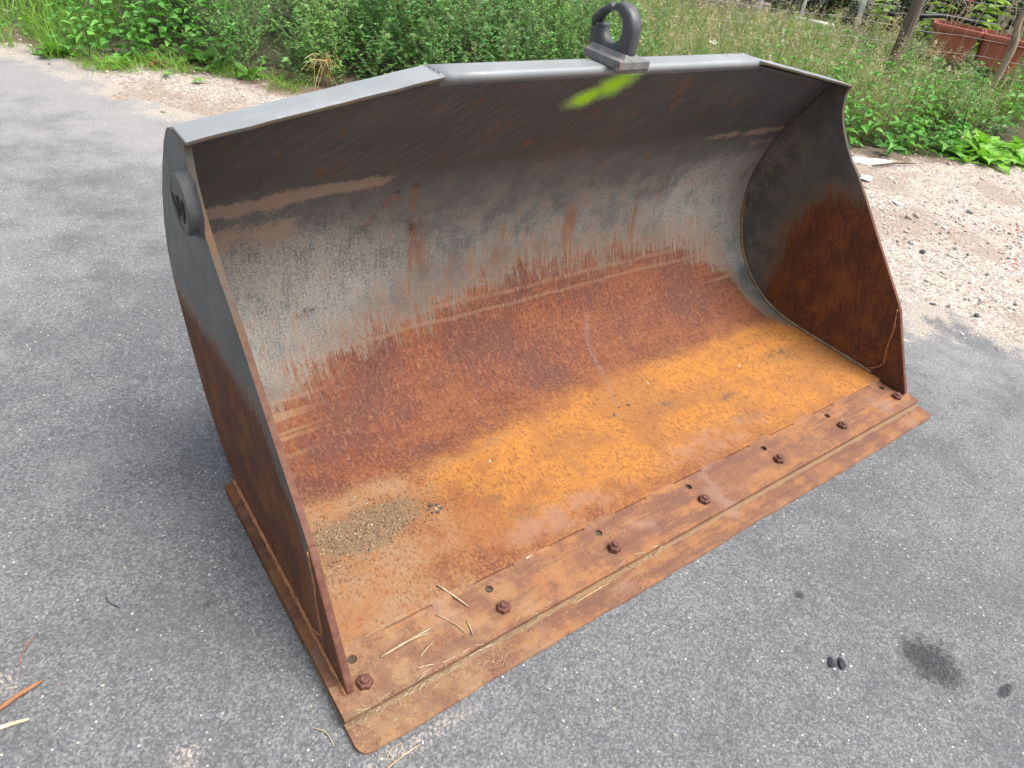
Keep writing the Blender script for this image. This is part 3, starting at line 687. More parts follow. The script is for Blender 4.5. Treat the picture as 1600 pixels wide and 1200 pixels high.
# broken weld between floor plate and lip
k = 0; x = -1.196
while x < 1.19:
    x2 = min(x+.125, 1.205)
    n = 14; xs_ = np.linspace(x, x2, n)
    V = []; F = []
    for i, xx in enumerate(xs_):
        e = math.sin(math.pi*min(max(i/(n-1), .04), .96))**.25; w = (.010+.0012*math.sin(i*1.9+k))*e
        V += [(xx, .2365-w*1.35, LT-.001), (xx, .2365-w*.9, LT+.0035*e), (xx, .2365-w*.2, LT+.0082*e), (xx, .243, LT+.0095*e), (xx, .248, LT+.006)]
    for i in range(n-1):
        for j in range(4): F.append((i*5+j, (i+1)*5+j, (i+1)*5+j+1, i*5+j+1))
    obj('weld_bead', mkmesh('weld_bead', V, F, M_LIP, smooth=True), bucket)
    x += .2575; k += 1
# cutting edge, bolted below the lip
secs = [(.0,.004,.0),(.003,.0075,.0),(.008,.0098,.0),(.016,.0112,.0),(.03,.0124,0),(.062,.0138,0),(.0785,.0140,0),(.30,.0140,0)]
def hw(y):
    r = .03
    return HW if y >= r else HW-r+math.sqrt(max(r*r-(r-y)**2, 0))-.0005
nxs = 150; V = []; F = []
def edgew(x): return .0016*math.sin(x*7+.6)+.0011*math.sin(x*19)+.0008*math.sin(x*47+1)+.0006*math.sin(x*111)
for y, zt, zb in secs:
    w = hw(y); xs_ = np.linspace(-w, w, nxs)
    V += [(x, y+edgew(x), zt) for x in xs_]+[(x, y+edgew(x), zb+.0006) for x in xs_]
n2 = 2*nxs
for j in range(len(secs)-1):
    for i in range(nxs-1):
        a = j*n2+i; F.append((a, a+1, a+n2+1, a+n2)); b = a+nxs; F.append((b, b+n2, b+n2+1, b+1))
    a = j*n2; F.append((a, a+n2, a+n2+nxs, a+nxs)); a = j*n2+nxs-1; F.append((a, a+nxs, a+n2+nxs, a+n2))
for i in range(nxs-1): F.append((i, nxs+i, nxs+i+1, i+1))
edge = obj('cutting_edge', mkmesh('cutting_edge', V, F, M_EDGE), bucket)
# hex bolts with domed stud ends
K = 6; prof = [(0.0185,0),(.0185,.010),(.0165,.0135),(.0105,.0140),(.0098,.0195),(.007,.0215)]
V = []; F = []
for r_, z_ in prof[:3]:
    V += [(r_*math.cos(k*math.pi/3), r_*math.sin(k*math.pi/3), z_) for k in range(6)]
for j in range(2):
    for k in range(6): F.append((j*6+k, j*6+(k+1) % 6, (j+1)*6+(k+1) % 6, (j+1)*6+k))
F.append(tuple(range(12, 18))); o_ = len(V)
for r_, z_ in prof[3:]:
    V += [(r_*math.cos(k*math.pi/5), r_*math.sin(k*math.pi/5), z_-.0006) for k in range(10)]
for j in range(2):
    for k in range(10): F.append((o_+j*10+k, o_+j*10+(k+1) % 10, o_+(j+1)*10+(k+1) % 10, o_+(j+1)*10+k))
F.append(tuple(range(o_+20, o_+30)))
mb = mkmesh('bolt', V, F, M_BOLT)
for i, hx in enumerate(HX):
    o = obj('bolt', mb, bucket, (hx, .1346, LT), (R(rnd.uniform(-5, 5)), R(rnd.uniform(-5, 5)), rnd.uniform(0, 1)), (1.08*rnd.uniform(.95, 1.06), 1.08*rnd.uniform(.95, 1.06), 1.15*rnd.uniform(.8, 1.12))); bevel(o, .0018, 2)

# boss with the three-stroke mark on the left plate
bx, by, bz = XL-.015, .880, .895
boss = obj('boss', None, bucket) if False else None
prof = [(.080,.0),(.073,.004),(.0675,.010),(.0665,.024),(.064,.0275),(.057,.0280),(.0555,.0265),(.0,.0265)]
V = []; F = []; K = 40
for r_, h_ in prof[:-1]:
    for k in range(K):
        t = 2*math.pi*k/K; w = .003*math.sin(k*2.3)+.002*math.sin(k*5.1) if h_ < .008 else 0
        V.append((bx-h_+.0005, by+(r_+w)*math.cos(t), bz+(r_+w)*math.sin(t)))
for j in range(len(prof)-2):
    for k in range(K): F.append((j*K+k, j*K+(k+1) % K, (j+1)*K+(k+1) % K, (j+1)*K+k))
F.append(tuple((len(prof)-2)*K+k for k in range(K)))
boss = obj('boss', mkmesh('boss', V, F, M_BOSS, smooth=False), bucket); boss['label'] = 'round raised boss with a W shaped mark'
for p in boss.data.polygons: p.use_smooth = len(p.vertices) == 4
for (a, b, w0, w1) in (((.050,.004),(.014,-.036),.008,.006),((.012,.012),(.001,-.020),.020,.013),((-.030,.018),(-.022,-.030),.017,.013)):
    # strokes as slightly raised bars, slot shade put into their near black (y towards the back = left in view)
    a = np.array(a); b = np.array(b); d = (b-a)/np.hypot(*(b-a)); nrm = np.array([-d[1], d[0]])
    poly = [a+nrm*w0*.5, a+nrm*w0*.1-d*.004, a-nrm*w0*.6, (a+b)/2-nrm*(w0+w1)*.42, b-nrm*w1*.4, b+d*.005, b+nrm*w1*.6, (a+b)/2+nrm*(w0+w1)*.30]
    n = len(poly); X = bx-.0265
    V = [(X-.0010, by+q[0], bz+q[1]) for q in poly]+[(X+.006, by+q[0], bz+q[1]) for q in poly]
    F = [tuple(range(n)), tuple(range(n, 2*n))[::-1]]+[(k, n+k, n+(k+1) % n, (k+1) % n) for k in range(n)]
    obj('emblem_stroke', mkmesh('emblem_stroke', V, F, M_BLACK), boss)

# lifting hook welded on the middle of the top edge
V, F = boxVF(-.078, .040, .832, .992, 1.1395, 1.163)
hook = obj('lifting_hook', None, bucket) if False else bpy.data.objects.new('lifting_hook', None); link(hook, bucket)
hook['label'] = 'dark grey weld-on lifting hook with spring latch'
o = obj('mounting_plate', mkmesh('mounting_plate', V, F, M_HPLATE), hook); bevel(o, .003, 2)
cy, cz, hxm = .938, 1.226, -.018; ri = .040
A0, A1 = R(52), R(358); n = 56; V = []; F = []
for i in range(n):
    t = A0+(A1-A0)*i/(n-1); c_, s_ = math.cos(t), math.sin(t); dg = math.degrees(t)
    ro = .067+.019*max(0, -c_)**1.5
    if s_ < -.15: ro = min((cz-1.162)/(-s_), .086/max(abs(c_), .01), .105)
    if s_ < -.15: ro = max(ro, .0635)
    
    if dg < 110: ro = .048+.022*sm(dg, 62, 110)
    hwid = .022 if dg > 110 else .013+.007*float(sm(dg, 62, 110))
    rin = ri if dg > 100 else ri+.002
    mr, hr_ = (rin+ro)/2, (ro-rin)/2
    sec = [(mr+hr_*math.copysign(abs(math.cos(q))**.6, math.cos(q)), hwid*math.copysign(abs(math.sin(q))**.6, math.sin(q))) for q in np.arange(14)*2*math.pi/14]
    for r_, x_ in sec: V.append((hxm+x_, cy+r_*c_, cz+r_*s_))
m = len(sec)
for i in range(n-1):
    for k in range(m): F.append((i*m+k, i*m+(k+1) % m, (i+1)*m+(k+1) % m, (i+1)*m+k))
F.append(tuple(range(m))[::-1]); F.append(tuple((n-1)*m+k for k in range(m)))
obj('hook_body', mkmesh('hook_body', V, F, M_HOOK, smooth=True), hook)
V, F = tubeVF([(hxm, .966, 1.276), (hxm, .995, 1.254), (hxm, 1.021, 1.226), (hxm, 1.022, 1.210)], [.011, .0135, .0175, .014], 10)
obj('latch', mkmesh('latch', V, F, M_HOOK, smooth=True), hook)
V, F = boxVF(hxm-.034, hxm+.034, .845, 1.006, 1.160, 1.174)
V = [(x+(0 if z < 1.17 else (-.012 if x > hxm else .012)), y+(0 if z < 1.17 else (-.010 if y > .94 else .010)), z) for x, y, z in V]
obj('weld_fillet', mkmesh('weld_fillet', V, F, M_HPLATE), hook)
V, F = tubeVF([(x, .842, 1.139) for x in np.linspace(-.08, .042, 12)], [.006+.002*math.sin(i*2) for i in range(12)], 6)
obj('weld_bead', mkmesh('weld_bead', V, F, M_HPLATE, smooth=True), hook)

#@@REST
# ------------------------------------------------------------------ stones, grit and litter
M_STONE = mat_attr('stone', .9, 0, .2, .22, 60, .003)
def ico():
    t = (1+5**.5)/2
    V = np.array([(-1,t,0),(1,t,0),(-1,-t,0),(1,-t,0),(0,-1,t),(0,1,t),(0,-1,-t),(0,1,-t),(t,0,-1),(t,0,1),(-t,0,-1),(-t,0,1)], float); V /= np.linalg.norm(V[0])
    F = np.array([(0,11,5),(0,5,1),(0,1,7),(0,7,10),(0,10,11),(1,5,9),(5,11,4),(11,10,2),(10,7,6),(7,1,8),(3,9,4),(3,4,2),(3,2,6),(3,6,8),(3,8,9),(4,9,5),(2,4,11),(6,2,10),(8,6,7),(9,8,1)])
    return V, F
IV, IF = ico()
def rots(n):
    a = rs.uniform(0, 2*math.pi, n); c, s = np.cos(a), np.sin(a); z = np.zeros(n); o = np.ones(n)
    return np.stack([np.stack([c, -s, z], 1), np.stack([s, c, z], 1), np.stack([z, z, o], 1)], 1)
def stones(name, P, size, cols, flat=.55, sink=.25):
    n = len(P); sc_ = size[:, None]*np.stack([rs.uniform(.75, 1.3, n), rs.uniform(.6, 1.0, n), rs.uniform(flat*.7, flat*1.3, n)], 1)
    V = IV[None]*sc_[:, None, :]*rs.uniform(.72, 1.18, (n, 12, 1)); V = np.einsum('nij,nkj->nki', rots(n), V)
    V = V+np.asarray(P)[:, None, :]; V[:, :, 2] += (sc_[:, 2]*(1-2*sink)*.9)[:, None]
    T = (IF[None]+12*np.arange(n)[:, None, None]).reshape(-1, 3)
    return fastmesh(name, V.reshape(-1, 3), T, M_STONE, col=np.repeat(cols, 12, 0))
STC = np.array([(.62,.57,.50),(.53,.46,.39),(.42,.345,.28),(.66,.63,.59),(.32,.31,.30),(.16,.16,.165),(.38,.19,.14),(.48,.40,.33)])
def stone_cols(n, p=(.22,.2,.14,.12,.12,.07,.035,.095)):
    c = STC[rs.choice(8, n, p=np.array(p)/sum(p))]; return c*rs.uniform(.8, 1.15, (n, 1))
def gz(P):
    return -.012+.022*sm(sdist(P, AE), -.12, .35)+.010*fbm(P*1.6)+.006*fbm(P*5)
Q = np.stack([rs.uniform(-4, 7.5, 90000), rs.uniform(-3, 9, 90000)], 1)
dA = sdist(Q, AE); dV = sdist(Q, VE)
keep = (dA > -.08-.30*rs.rand(len(Q))**3) & (dV < .25)
Q = Q[keep]; Q = Q[rs.rand(len(Q)) < np.clip(.35+.8*fbm(Q*.8), .15, 1)][:19000]
sz = .004+.0115*rs.rand(len(Q))**3
sz = np.where(rs.rand(len(Q)) < .03, sz*1.9, sz)
me = stones('gravel', np.c_[Q, np.maximum(gz(Q), 0)], sz, stone_cols(len(Q)), .55, .3)
tag(obj('gravel', me), 'loose pale limestone gravel strewn along the verge', 'gravel', kind='stuff')
# grit on the asphalt
n = 2200; Q = np.stack([rs.uniform(-2.2, 2.3, n), rs.uniform(-1.0, 4.2, n)], 1)
d = sdist(Q, AE); q2 = (Q[:, 0] > -1.27) & (Q[:, 0] < 1.27) & (Q[:, 1] > -.02) & (Q[:, 1] < 1.3)
Q = Q[(d < -.02) & ~q2]
me = stones('grit', np.c_[Q, np.zeros(len(Q))], .0012+.0028*rs.rand(len(Q))**2.5, stone_cols(len(Q), (.35,.15,.08,.25,.05,.02,.03,.07)), .6, .2)
tag(obj('grit', me), 'tiny pale grit scattered on the asphalt', 'grit', kind='stuff')

def rock(name, loc, size, c, label, cat='stone', flat=.6, sub=2, group=None, seed=0, rz=0):
    import bmesh
    r_ = np.random.RandomState(seed); bm = bmesh.new(); bmesh.ops.create_icosphere(bm, subdivisions=sub, radius=1)
    planes = [(Vector(r_.normal(size=3)).normalized(), r_.uniform(.42, .78)) for _ in range(14)]
    for v in bm.verts:
        for nrm, dd in planes:
            k = v.co.dot(nrm)
            if k > dd: v.co -= nrm*(k-dd)
        v.co = Vector((v.co.x*size[0], v.co.y*size[1], v.co.z*size[2]))
    zmin = min(v.co.z for v in bm.verts)
    for v in bm.verts: v.co.z -= zmin*.8
    me = bpy.data.meshes.new(name); bm.to_mesh(me); bm.free(); me.materials.append(M_STONE)
    a = me.attributes.new('Col', 'FLOAT_COLOR', 'POINT'); cc = np.ones((len(me.vertices), 4), np.float32); cc[:, :3] = np.array(c)*r_.uniform(.85, 1.15, (len(me.vertices), 1)); a.data.foreach_set('color', cc.ravel())
    o = obj(name, me, None, loc, (0, 0, rz)); return tag(o, label, cat, group)
gzz = lambda x, y: float(gz(np.array([[x, y]]))[0])
DK = (.085, .088, .095)
for i, (x, y, s3, c, lab) in enumerate([
    (2.777,.875,(.036,.032,.026),DK,'dark grey faceted stone lying alone on the pale gravel'),
    (3.363,1.382,(.085,.05,.012),(.66,.64,.60),'flat white plaster lump on the gravel, near the bucket rim'),
    (2.223,.513,(.032,.022,.012),DK,'small dark flat stone at the asphalt edge right of the bucket'),
    (2.288,.458,(.024,.020,.022),(.55,.53,.49),'pale upright pebble beside the small dark flat stone'),
    (2.341,.336,(.030,.022,.016),(.10,.10,.105),'dark stone nearest the asphalt on the right verge'),
    (2.89,.54,(.022,.018,.012),(.17,.175,.18),'blue grey pebble below the red brick crumbs'),
    (2.627,.676,(.026,.020,.008),(.19,.19,.195),'grey flat chip below the dark faceted stone'),
    (3.16,1.36,(.03,.02,.014),(.10,.065,.045),'brown clod of earth beside the bucket side plate'),
    (3.30,.60,(.020,.016,.009),(.22,.22,.225),'light grey pebble between the brick crumbs'),
    (3.75,1.62,(.03,.022,.012),(.60,.57,.52),'whitish stone in the middle of the far gravel'),
    (4.75,1.72,(.05,.035,.03),(.45,.43,.40),'pale rounded rock at the foot of the weeds on the right'),
    ]): rock('stone', (x, y, gzz(x, y)), tuple(.72*k for k in s3), tuple(k*1.15 for k in c), lab, seed=i+3, rz=i*1.3)
for i, (x, y, s) in enumerate([(3.92,.80,.022),(3.86,.76,.016),(3.99,.84,.018),(3.78,.83,.013),(3.272,.54,.022),(3.22,.51,.016),(3.33,.57,.017),(3.20,.58,.012),(3.62,.70,.013),(3.05,.60,.010)]):
    rock('brick_crumb', (x, y, gzz(x, y)), (s*1.0, s*.8, s*.3), (.40,.13,.09), 'crumb of red brick on the gravel at the right edge', 'brick crumb', seed=30+i, rz=i*2.1, group='red brick crumbs on the gravel')
# white board scrap, crumpled paper, cracked black lump, leaf
M_WHITE = mat_simple('weathered_white', (.62,.60,.56), (.72,.71,.68), 8, .8, (.40,.36,.30), .60, .002)
V = []; 
for j, (a, b) in enumerate([(-.20,-.05),(-.12,-.075),(.02,-.06),(.14,-.045),(.20,-.01),(.16,.045),(.04,.05),(-.10,.06),(-.19,.035)]): V.append((a, b, .012+.004*math.sin(j*2)))
V2 = [(x, y, -.004) for x, y, z in V]; n = len(V)
o = obj('board_scrap', mkmesh('board_scrap', V+V2, [tuple(range(n)), tuple(range(n, 2*n))[::-1]]+[(k, n+k, n+(k+1) % n, (k+1) % n) for k in range(n)], M_WHITE), None, (4.02, 1.99, gzz(4.02, 1.99)+.004), (0, 0, -.35)); bevel(o, .003)
tag(o, 'flat white broken board at the foot of the weeds behind the bucket', 'board')
V = []; F = []; nn_ = 6
for j in range(nn_):
    for i in range(nn_): V.append(((i-2.5)*.022+rnd.uniform(-.006, .006), (j-2.5)*.016+rnd.uniform(-.005, .005), .012+rnd.uniform(0, .022)*math.sin(math.pi*i/5)))
for j in range(nn_-1):
    for i in range(nn_-1): F.append((j*nn_+i, j*nn_+i+1, (j+1)*nn_+i+1, (j+1)*nn_+i))
o = obj('crumpled_wrapper', mkmesh('crumpled_wrapper', V, F, mat_simple('wrapper', (.42,.45,.49), (.60,.62,.64), 40, .45)), None, (3.56, 1.75, gzz(3.56, 1.75)), (0, 0, .5)); m_ = o.modifiers.new('t', 'SOLIDIFY'); m_.thickness = .0012
tag(o, 'crumpled pale grey wrapper lying on the gravel', 'wrapper')
o = rock('tar_lump', (-.077,-.443,0), (.026,.017,.009), (.040,.044,.050), 'cracked black lump on the asphalt, half next to the oil stain', 'lump', seed=61, rz=.9); 
o = rock('tar_lump', (-.097,-.425,0), (.023,.016,.008), (.045,.048,.055), 'cracked black lump on the asphalt, half next to the white crumbs', 'lump', seed=62, rz=.6)
for i, (x, y) in enumerate([(-.115,-.412),(-.062,-.462),(-.108,-.442),(-.05,-.43)]): rock('white_crumb', (x, y, 0), (.006,.005,.004), (.62,.60,.57), 'tiny white crumb around the black lump on the asphalt', 'crumb', seed=70+i, sub=1, group='white crumbs by the black lump')
M_STRAW = mat_simple('straw', (.33,.255,.16), (.44,.36,.245), 30, .8); M_TWIG = mat_simple('twig', (.19,.09,.045), (.30,.15,.08), 30, .85); M_TWIGP = mat_simple('bare_wood', (.46,.36,.26), (.60,.50,.38), 30, .85); M_TWIGD = mat_simple('dark_twig', (.06,.045,.035), (.10,.075,.055), 30, .85)
def stick(name, a, b, r, m, label, cat, group=None, bend=.01, fork=False, flat=1.0):
    a = Vector(a); b = Vector(b); d = b-a; side = Vector((-d.y, d.x, 0)).normalized()
    P = [a.lerp(b, t)+side*bend*(math.sin(t*3.1)+rnd.uniform(-.15, .15)) for t in np.linspace(0, 1, 6)]
    vf = tubeVF(P, [r*k for k in (.75, 1, .95, .9, .8, .5)], 6)
    if fork:
        q = P[3]; e = q+(d.normalized()*.5+side*.6)*d.length*.35; vf = join(vf, tubeVF([q, q.lerp(e, .5), e], [r*.6, r*.5, r*.3], 5))
    o = obj(name, mkmesh(name, [(x, y, z) for x, y, z in vf[0]], vf[1], m, smooth=True)); return tag(o, label, cat, group)
stick('stick', (-1.87,.485,.008), (-1.764,.517,.007), .0065, M_TWIG, 'reddish brown stick on the asphalt at the lower left', 'stick', bend=.003)
stick('stick', (-1.88,.452,.006), (-1.80,.440,.005), .0055, M_TWIGP, 'short peeled pale stick on the asphalt at the lower left', 'stick', bend=.002)
stick('twig', (-1.80,.585,.003), (-1.755,.645,.004), .0016, M_TWIG, 'thin forked twig on the asphalt above the brown stick', 'twig', fork=True)
stick('twig', (-1.585,.63,.003), (-1.60,.70,.003), .0013, M_TWIGD, 'thin dark twig alone on the asphalt left of the bucket', 'twig')
stick('straw', (-1.225,-.05,.003), (-1.125,-.040,.004), .0022, M_STRAW, 'long straw on the asphalt in front of the cutting edge', 'straw', bend=.003)
stick('straw', (-1.205,-.030,.003), (-1.155,-.020,.003), .0014, M_STRAW, 'short straw on the asphalt beside the long one', 'straw')
stick('straw', (-1.31,.115,.003), (-1.285,.055,.003), .0014, M_STRAW, 'straw on the asphalt beside the bucket corner', 'straw')
stick('branch', (3.9,1.90,.022), (4.35,1.80,.030), .008, M_TWIGD, 'thin dark branch lying before the white board', 'branch', bend=.02)
# straws lying on the lip: the larger ones singly
FLOOR = .046
for (a, b, r, lab) in [((-.90,.275,.050),(-.86,.185,.0395),.0030,'long straw lying across the broken weld of the floor'),
    ((-1.115,.172,LT+.003),(-.975,.178,LT+.004),.0030,'longest pale straw on the lip near the first bolt'),
    ((-1.07,.176,LT+.006),(-.99,.171,LT+.003),.0022,'straw bundled with the longest one on the lip'),
    ((-.885,.152,LT+.003),(-.895,.105,LT+.003),.0016,'short upright straw beside the second bolt'),
    ((-.945,.205,LT+.002),(-.905,.120,LT+.003),.0015,'curved thin straw left of the second bolt'),
    ((-1.035,.125,LT+.002),(-.985,.145,LT+.002),.0016,'straw lying slantwise between the first two bolts'),
    ((-1.055,.104,LT+.002),(-1.015,.092,LT+.002),.0020,'stubby straw near the seam between the first two bolts'),
    ((-.64,.232,LT+.004),(-.615,.232,LT+.004),.0045,'pale wood sliver by the broken weld'),
    ((-.60,.060,.0165),(-.47,.062,.0165),.0018,'long thin straw on the cutting edge below the third bolt')]:
    stick('straw', a, b, r, M_STRAW, lab, 'straw', bend=.0012 if 'curved' not in lab else .006)
# chaff along the seam: uncountable
n = 210; V = []; T = []; cc = []
for i in range(n):
    x = -1.23+1.0*rnd.random()**1.5; k = rnd.random()
    if k < .65: y = .074+rnd.gauss(0, .006); z = .0165 if y < .0785 else LT+.0015
    elif k < .85: y = rnd.uniform(.01, .07); z = .0145
    else: y = rnd.uniform(.085, .22); z = LT+.0012
    L = rnd.uniform(.003, .015)*(1.2 if k < .65 else .8)*(1.7 if rnd.random() < .1 else 1); w = rnd.uniform(.0003, .0008); a = rnd.gauss(0, .7) if k < .65 else rnd.uniform(0, 6.3)
    dx, dy = math.cos(a)*L, math.sin(a)*L*.6; o_ = len(V); dz = rnd.uniform(-.001, .002)
    V += [(x-dx, y-dy, z), (x-dx-dy*w/L*2, y-dy+dx*w/L*2, z+w), (x+dx, y+dy, z+dz+.001), (x+dx-dy*w/L*2, y+dy+dx*w/L*2, z+dz+w+.001)]
    T += [(o_, o_+2, o_+3), (o_, o_+3, o_+1)]; c = rnd.choice([(.34,.265,.17),(.27,.20,.125),(.21,.145,.085),(.42,.35,.25),(.15,.10,.06)]); cc += [c]*4
tag(obj('chaff', fastmesh('chaff', V, T, M_STONE, col=np.array(cc))), 'chopped straw and chaff caught along the seam of the cutting edge', 'chaff', kind='stuff')
# soil crumbs on the lip and the edge
n = 2600; x = -1.24+1.25*rs.rand(n)**1.6; k = rs.rand(n); y = np.where(k < .5, rs.uniform(.004, .077, n), rs.uniform(.085, .23, n)); y = np.where(k > .8, .074+rs.normal(0, .004, n), y)
cl = rs.rand(n) < .22; x = np.where(cl, -.87+rs.normal(0, .035, n), x); y = np.where(cl, np.clip(.040+rs.normal(0, .014, n), .005, .075), y)
z = np.where(y < .078, .0105+(y/.0785)*.0035, LT)
me = stones('soil_crumbs', np.c_[x, y, z], .0006+.0016*rs.rand(n)**2, np.array([(.24,.155,.09),(.32,.22,.135),(.15,.095,.055),(.42,.31,.2)])[rs.choice(4, n)], .6, .2)
tag(obj('soil_crumbs', me), 'brown soil crumbs lying on the lip and cutting edge', 'soil', kind='stuff')
# dirt patch on the bucket floor
n = 5200; uu = -.985+rs.normal(0, .115, n); vv = .285+.05*(uu+.95)+rs.normal(0, .046, n); m_ = (uu > -1.185) & (uu < -.70); uu, vv = uu[m_], vv[m_]
yz = prof_at(vv)
me = stones('dirt', np.c_[uu, yz[:, 0], yz[:, 1]], .0007+.0030*rs.rand(len(uu))**4, np.array([(.17,.115,.068),(.25,.175,.11),(.33,.25,.165),(.10,.07,.045),(.50,.42,.32)])[rs.choice(5, len(uu), p=(.35,.3,.15,.15,.05))], .6, .25)
tag(obj('dirt', me), 'dried sandy soil left on the bucket floor at the left', 'soil', kind='stuff')
for i, (uu, vv, s, c) in enumerate([(-.775,.268,.011,DK),(-.755,.262,.010,DK),(-.752,.245,.009,DK),(-.768,.236,.010,DK),(-.785,.242,.009,DK),(-.788,.258,.008,DK),(-.768,.252,.007,(.5,.42,.33))]):
    p_ = prof_at(np.array([vv]))[0]; rock('tar_crumb', (uu, p_[0], p_[1]-.001), (s, s*.8, s*.6), c, 'dark crumb in the small heap beside the soil in the bucket', 'crumb', seed=80+i, sub=1, group='dark crumbs heaped in the bucket')
for i, (uu, vv, s, c, lab) in enumerate([(.704,.322,.009,(.58,.55,.50),'white pebble on the bucket floor towards the right side'),(.012,.326,.011,(.16,.13,.10),'dark pebble in the middle of the bucket floor'),(.06,.352,.008,(.18,.14,.10),'smaller dark pebble just above the middle one'),(.10,.345,.010,(.12,.10,.08),'dark pebble right of the middle pair'),(-.517,.341,.007,(.50,.44,.36),'pale crumb on the bucket floor left of the middle'),(.26,.41,.007,(.52,.46,.38),'pale crumb on the bucket curve right of the middle'),(.76,.34,.005,(.55,.5,.44),'tiny pale crumb beside the white pebble')]):
    p_ = prof_at(np.array([vv]))[0]; rock('pebble', (uu, p_[0], p_[1]-.001), (s, s*.8, s*.65), c, lab, 'pebble', seed=95+i, sub=1)

# ------------------------------------------------------------------ weeds on the bank
M_LEAF = mat_attr('leaf', .5, .25, .3, .22, 30); M_STEM = mat_attr('stem', .7, 0, .2, .2, 40); M_GRASS = mat_attr('grass_blade', .6, .25, .2, .15, 20)
def jit(c, k=.18): return tuple(max(0, x*rnd.uniform(1-k, 1+k)) for x in c)
class Buf:
    def __init__(s): s.V = []; s.T = []; s.C = []; s.M = []
    def leaf(s, p, d, n, L, W, col, mi=0, fold=.25, droop=.2):
        """pointed leaf of 6 triangles, folded along the midrib"""
        d = d.normalized(); sd = d.cross(n)
        if sd.length < 1e-4: sd = d.cross(Vector((1, 0, 0)))
        sd.normalize(); n = sd.cross(d).normalized(); o = len(s.V)
        m1 = p+d*L*.33-n*L*droop*.06; m2 = p+d*L*.68-n*L*droop*.35; tip = p+d*L-n*L*droop
        s.V += [p, m1+sd*W*.5+n*W*fold, m1, m1-sd*W*.5+n*W*fold, m2+sd*W*.34+n*W*fold*.6, m2, m2-sd*W*.34+n*W*fold*.6, tip]
        s.T += [(o,o+1,o+2),(o,o+2,o+3),(o+1,o+4,o+2),(o+4,o+5,o+2),(o+2,o+5,o+6),(o+2,o+6,o+3),(o+4,o+7,o+5),(o+5,o+7,o+6)]
        s.C += [col]*8; s.M += [mi]*8
    def dia(s, p, d, n, L, W, col, mi=0):
        d = d.normalized(); sd = d.cross(n); 
        if sd.length < 1e-4: sd = Vector((1, 0, 0))
        sd.normalize(); o = len(s.V)
        s.V += [p, p+d*L*.45+sd*W*.5, p+d*L-n*L*.12, p+d*L*.45-sd*W*.5]; s.T += [(o,o+1,o+2),(o,o+2,o+3)]; s.C += [col]*4; s.M += [mi]*2
    def stem(s, P, r0, r1, col, mi=1, seg=4):
        V, F = tubeVF(P, list(np.linspace(r0, r1, len(P))), seg, False); o = len(s.V); s.V += [Vector(v) for v in V]
        for f in F: s.T += [(o+f[0], o+f[1], o+f[2]), (o+f[0], o+f[2], o+f[3])]; s.M += [mi]*2
        s.C += [col]*len(V)
    def mesh(s, name, mats=None): return fastmesh(name, [tuple(v) for v in s.V], s.T, mats or [M_LEAF, M_STEM], col=np.array(s.C), mi=s.M)
def rdir(up=.3):
    a = rnd.uniform(0, 6.283); return Vector((math.cos(a), math.sin(a), up))
UP = Vector((0, 0, 1))
# --- leaf meshes shared by all broad leaved plants
def leaf_mesh(col, fold, droop, ser=True):
    b = Buf(); rows = 6; sd = Vector((0, 1, 0)); V = []; C_ = []
    prof = [(0,.04),(.14,.40),(.32,.50),(.52,.42),(.74,.24),(1.0,.0)]
    V = []; T = []
    for i, (t, w) in enumerate(prof):
        z = -droop*t*t
        for k, sgn in enumerate((-1, -.5, 0, .5, 1)):
            ww = w*(1+(.10 if (i % 2) else -.10)*abs(sgn)); V.append((t, sgn*ww*.55, z+abs(sgn)*w*fold*(.7 if abs(sgn) < .8 else 1)-(.02 if sgn == 0 else 0))); C_.append(tuple(c*(1.0 if sgn else 1.25) for c in col))
    for i in range(len(prof)-1):
        for k in range(4):
            a = i*5+k; T += [(a, a+1, a+6), (a, a+6, a+5)]
    return fastmesh('leaf', V, T, M_LEAF, col=np.array(C_), smooth=True)
GN = [(.095,.285,.050),(.125,.340,.062),(.078,.225,.045),(.165,.385,.080)]
LEAVES = [leaf_mesh(c, f, dr) for c, f, dr in zip(GN, (.25, .35, .2, .3), (.25, .40, .15, .5))]
LEAVES_Y = [leaf_mesh(c, .25, dr) for c, dr in zip([(.22,.36,.06),(.28,.42,.07),(.18,.30,.055)], (.2, .45, .3))]
def basis(d, n):
    x = d.normalized(); y = n.cross(x)
    if y.length < 1e-3: y = Vector((0, 1, 0)).cross(x)
    y.normalize(); z = x.cross(y)
    return Matrix((x, y, z)).transposed().to_euler()
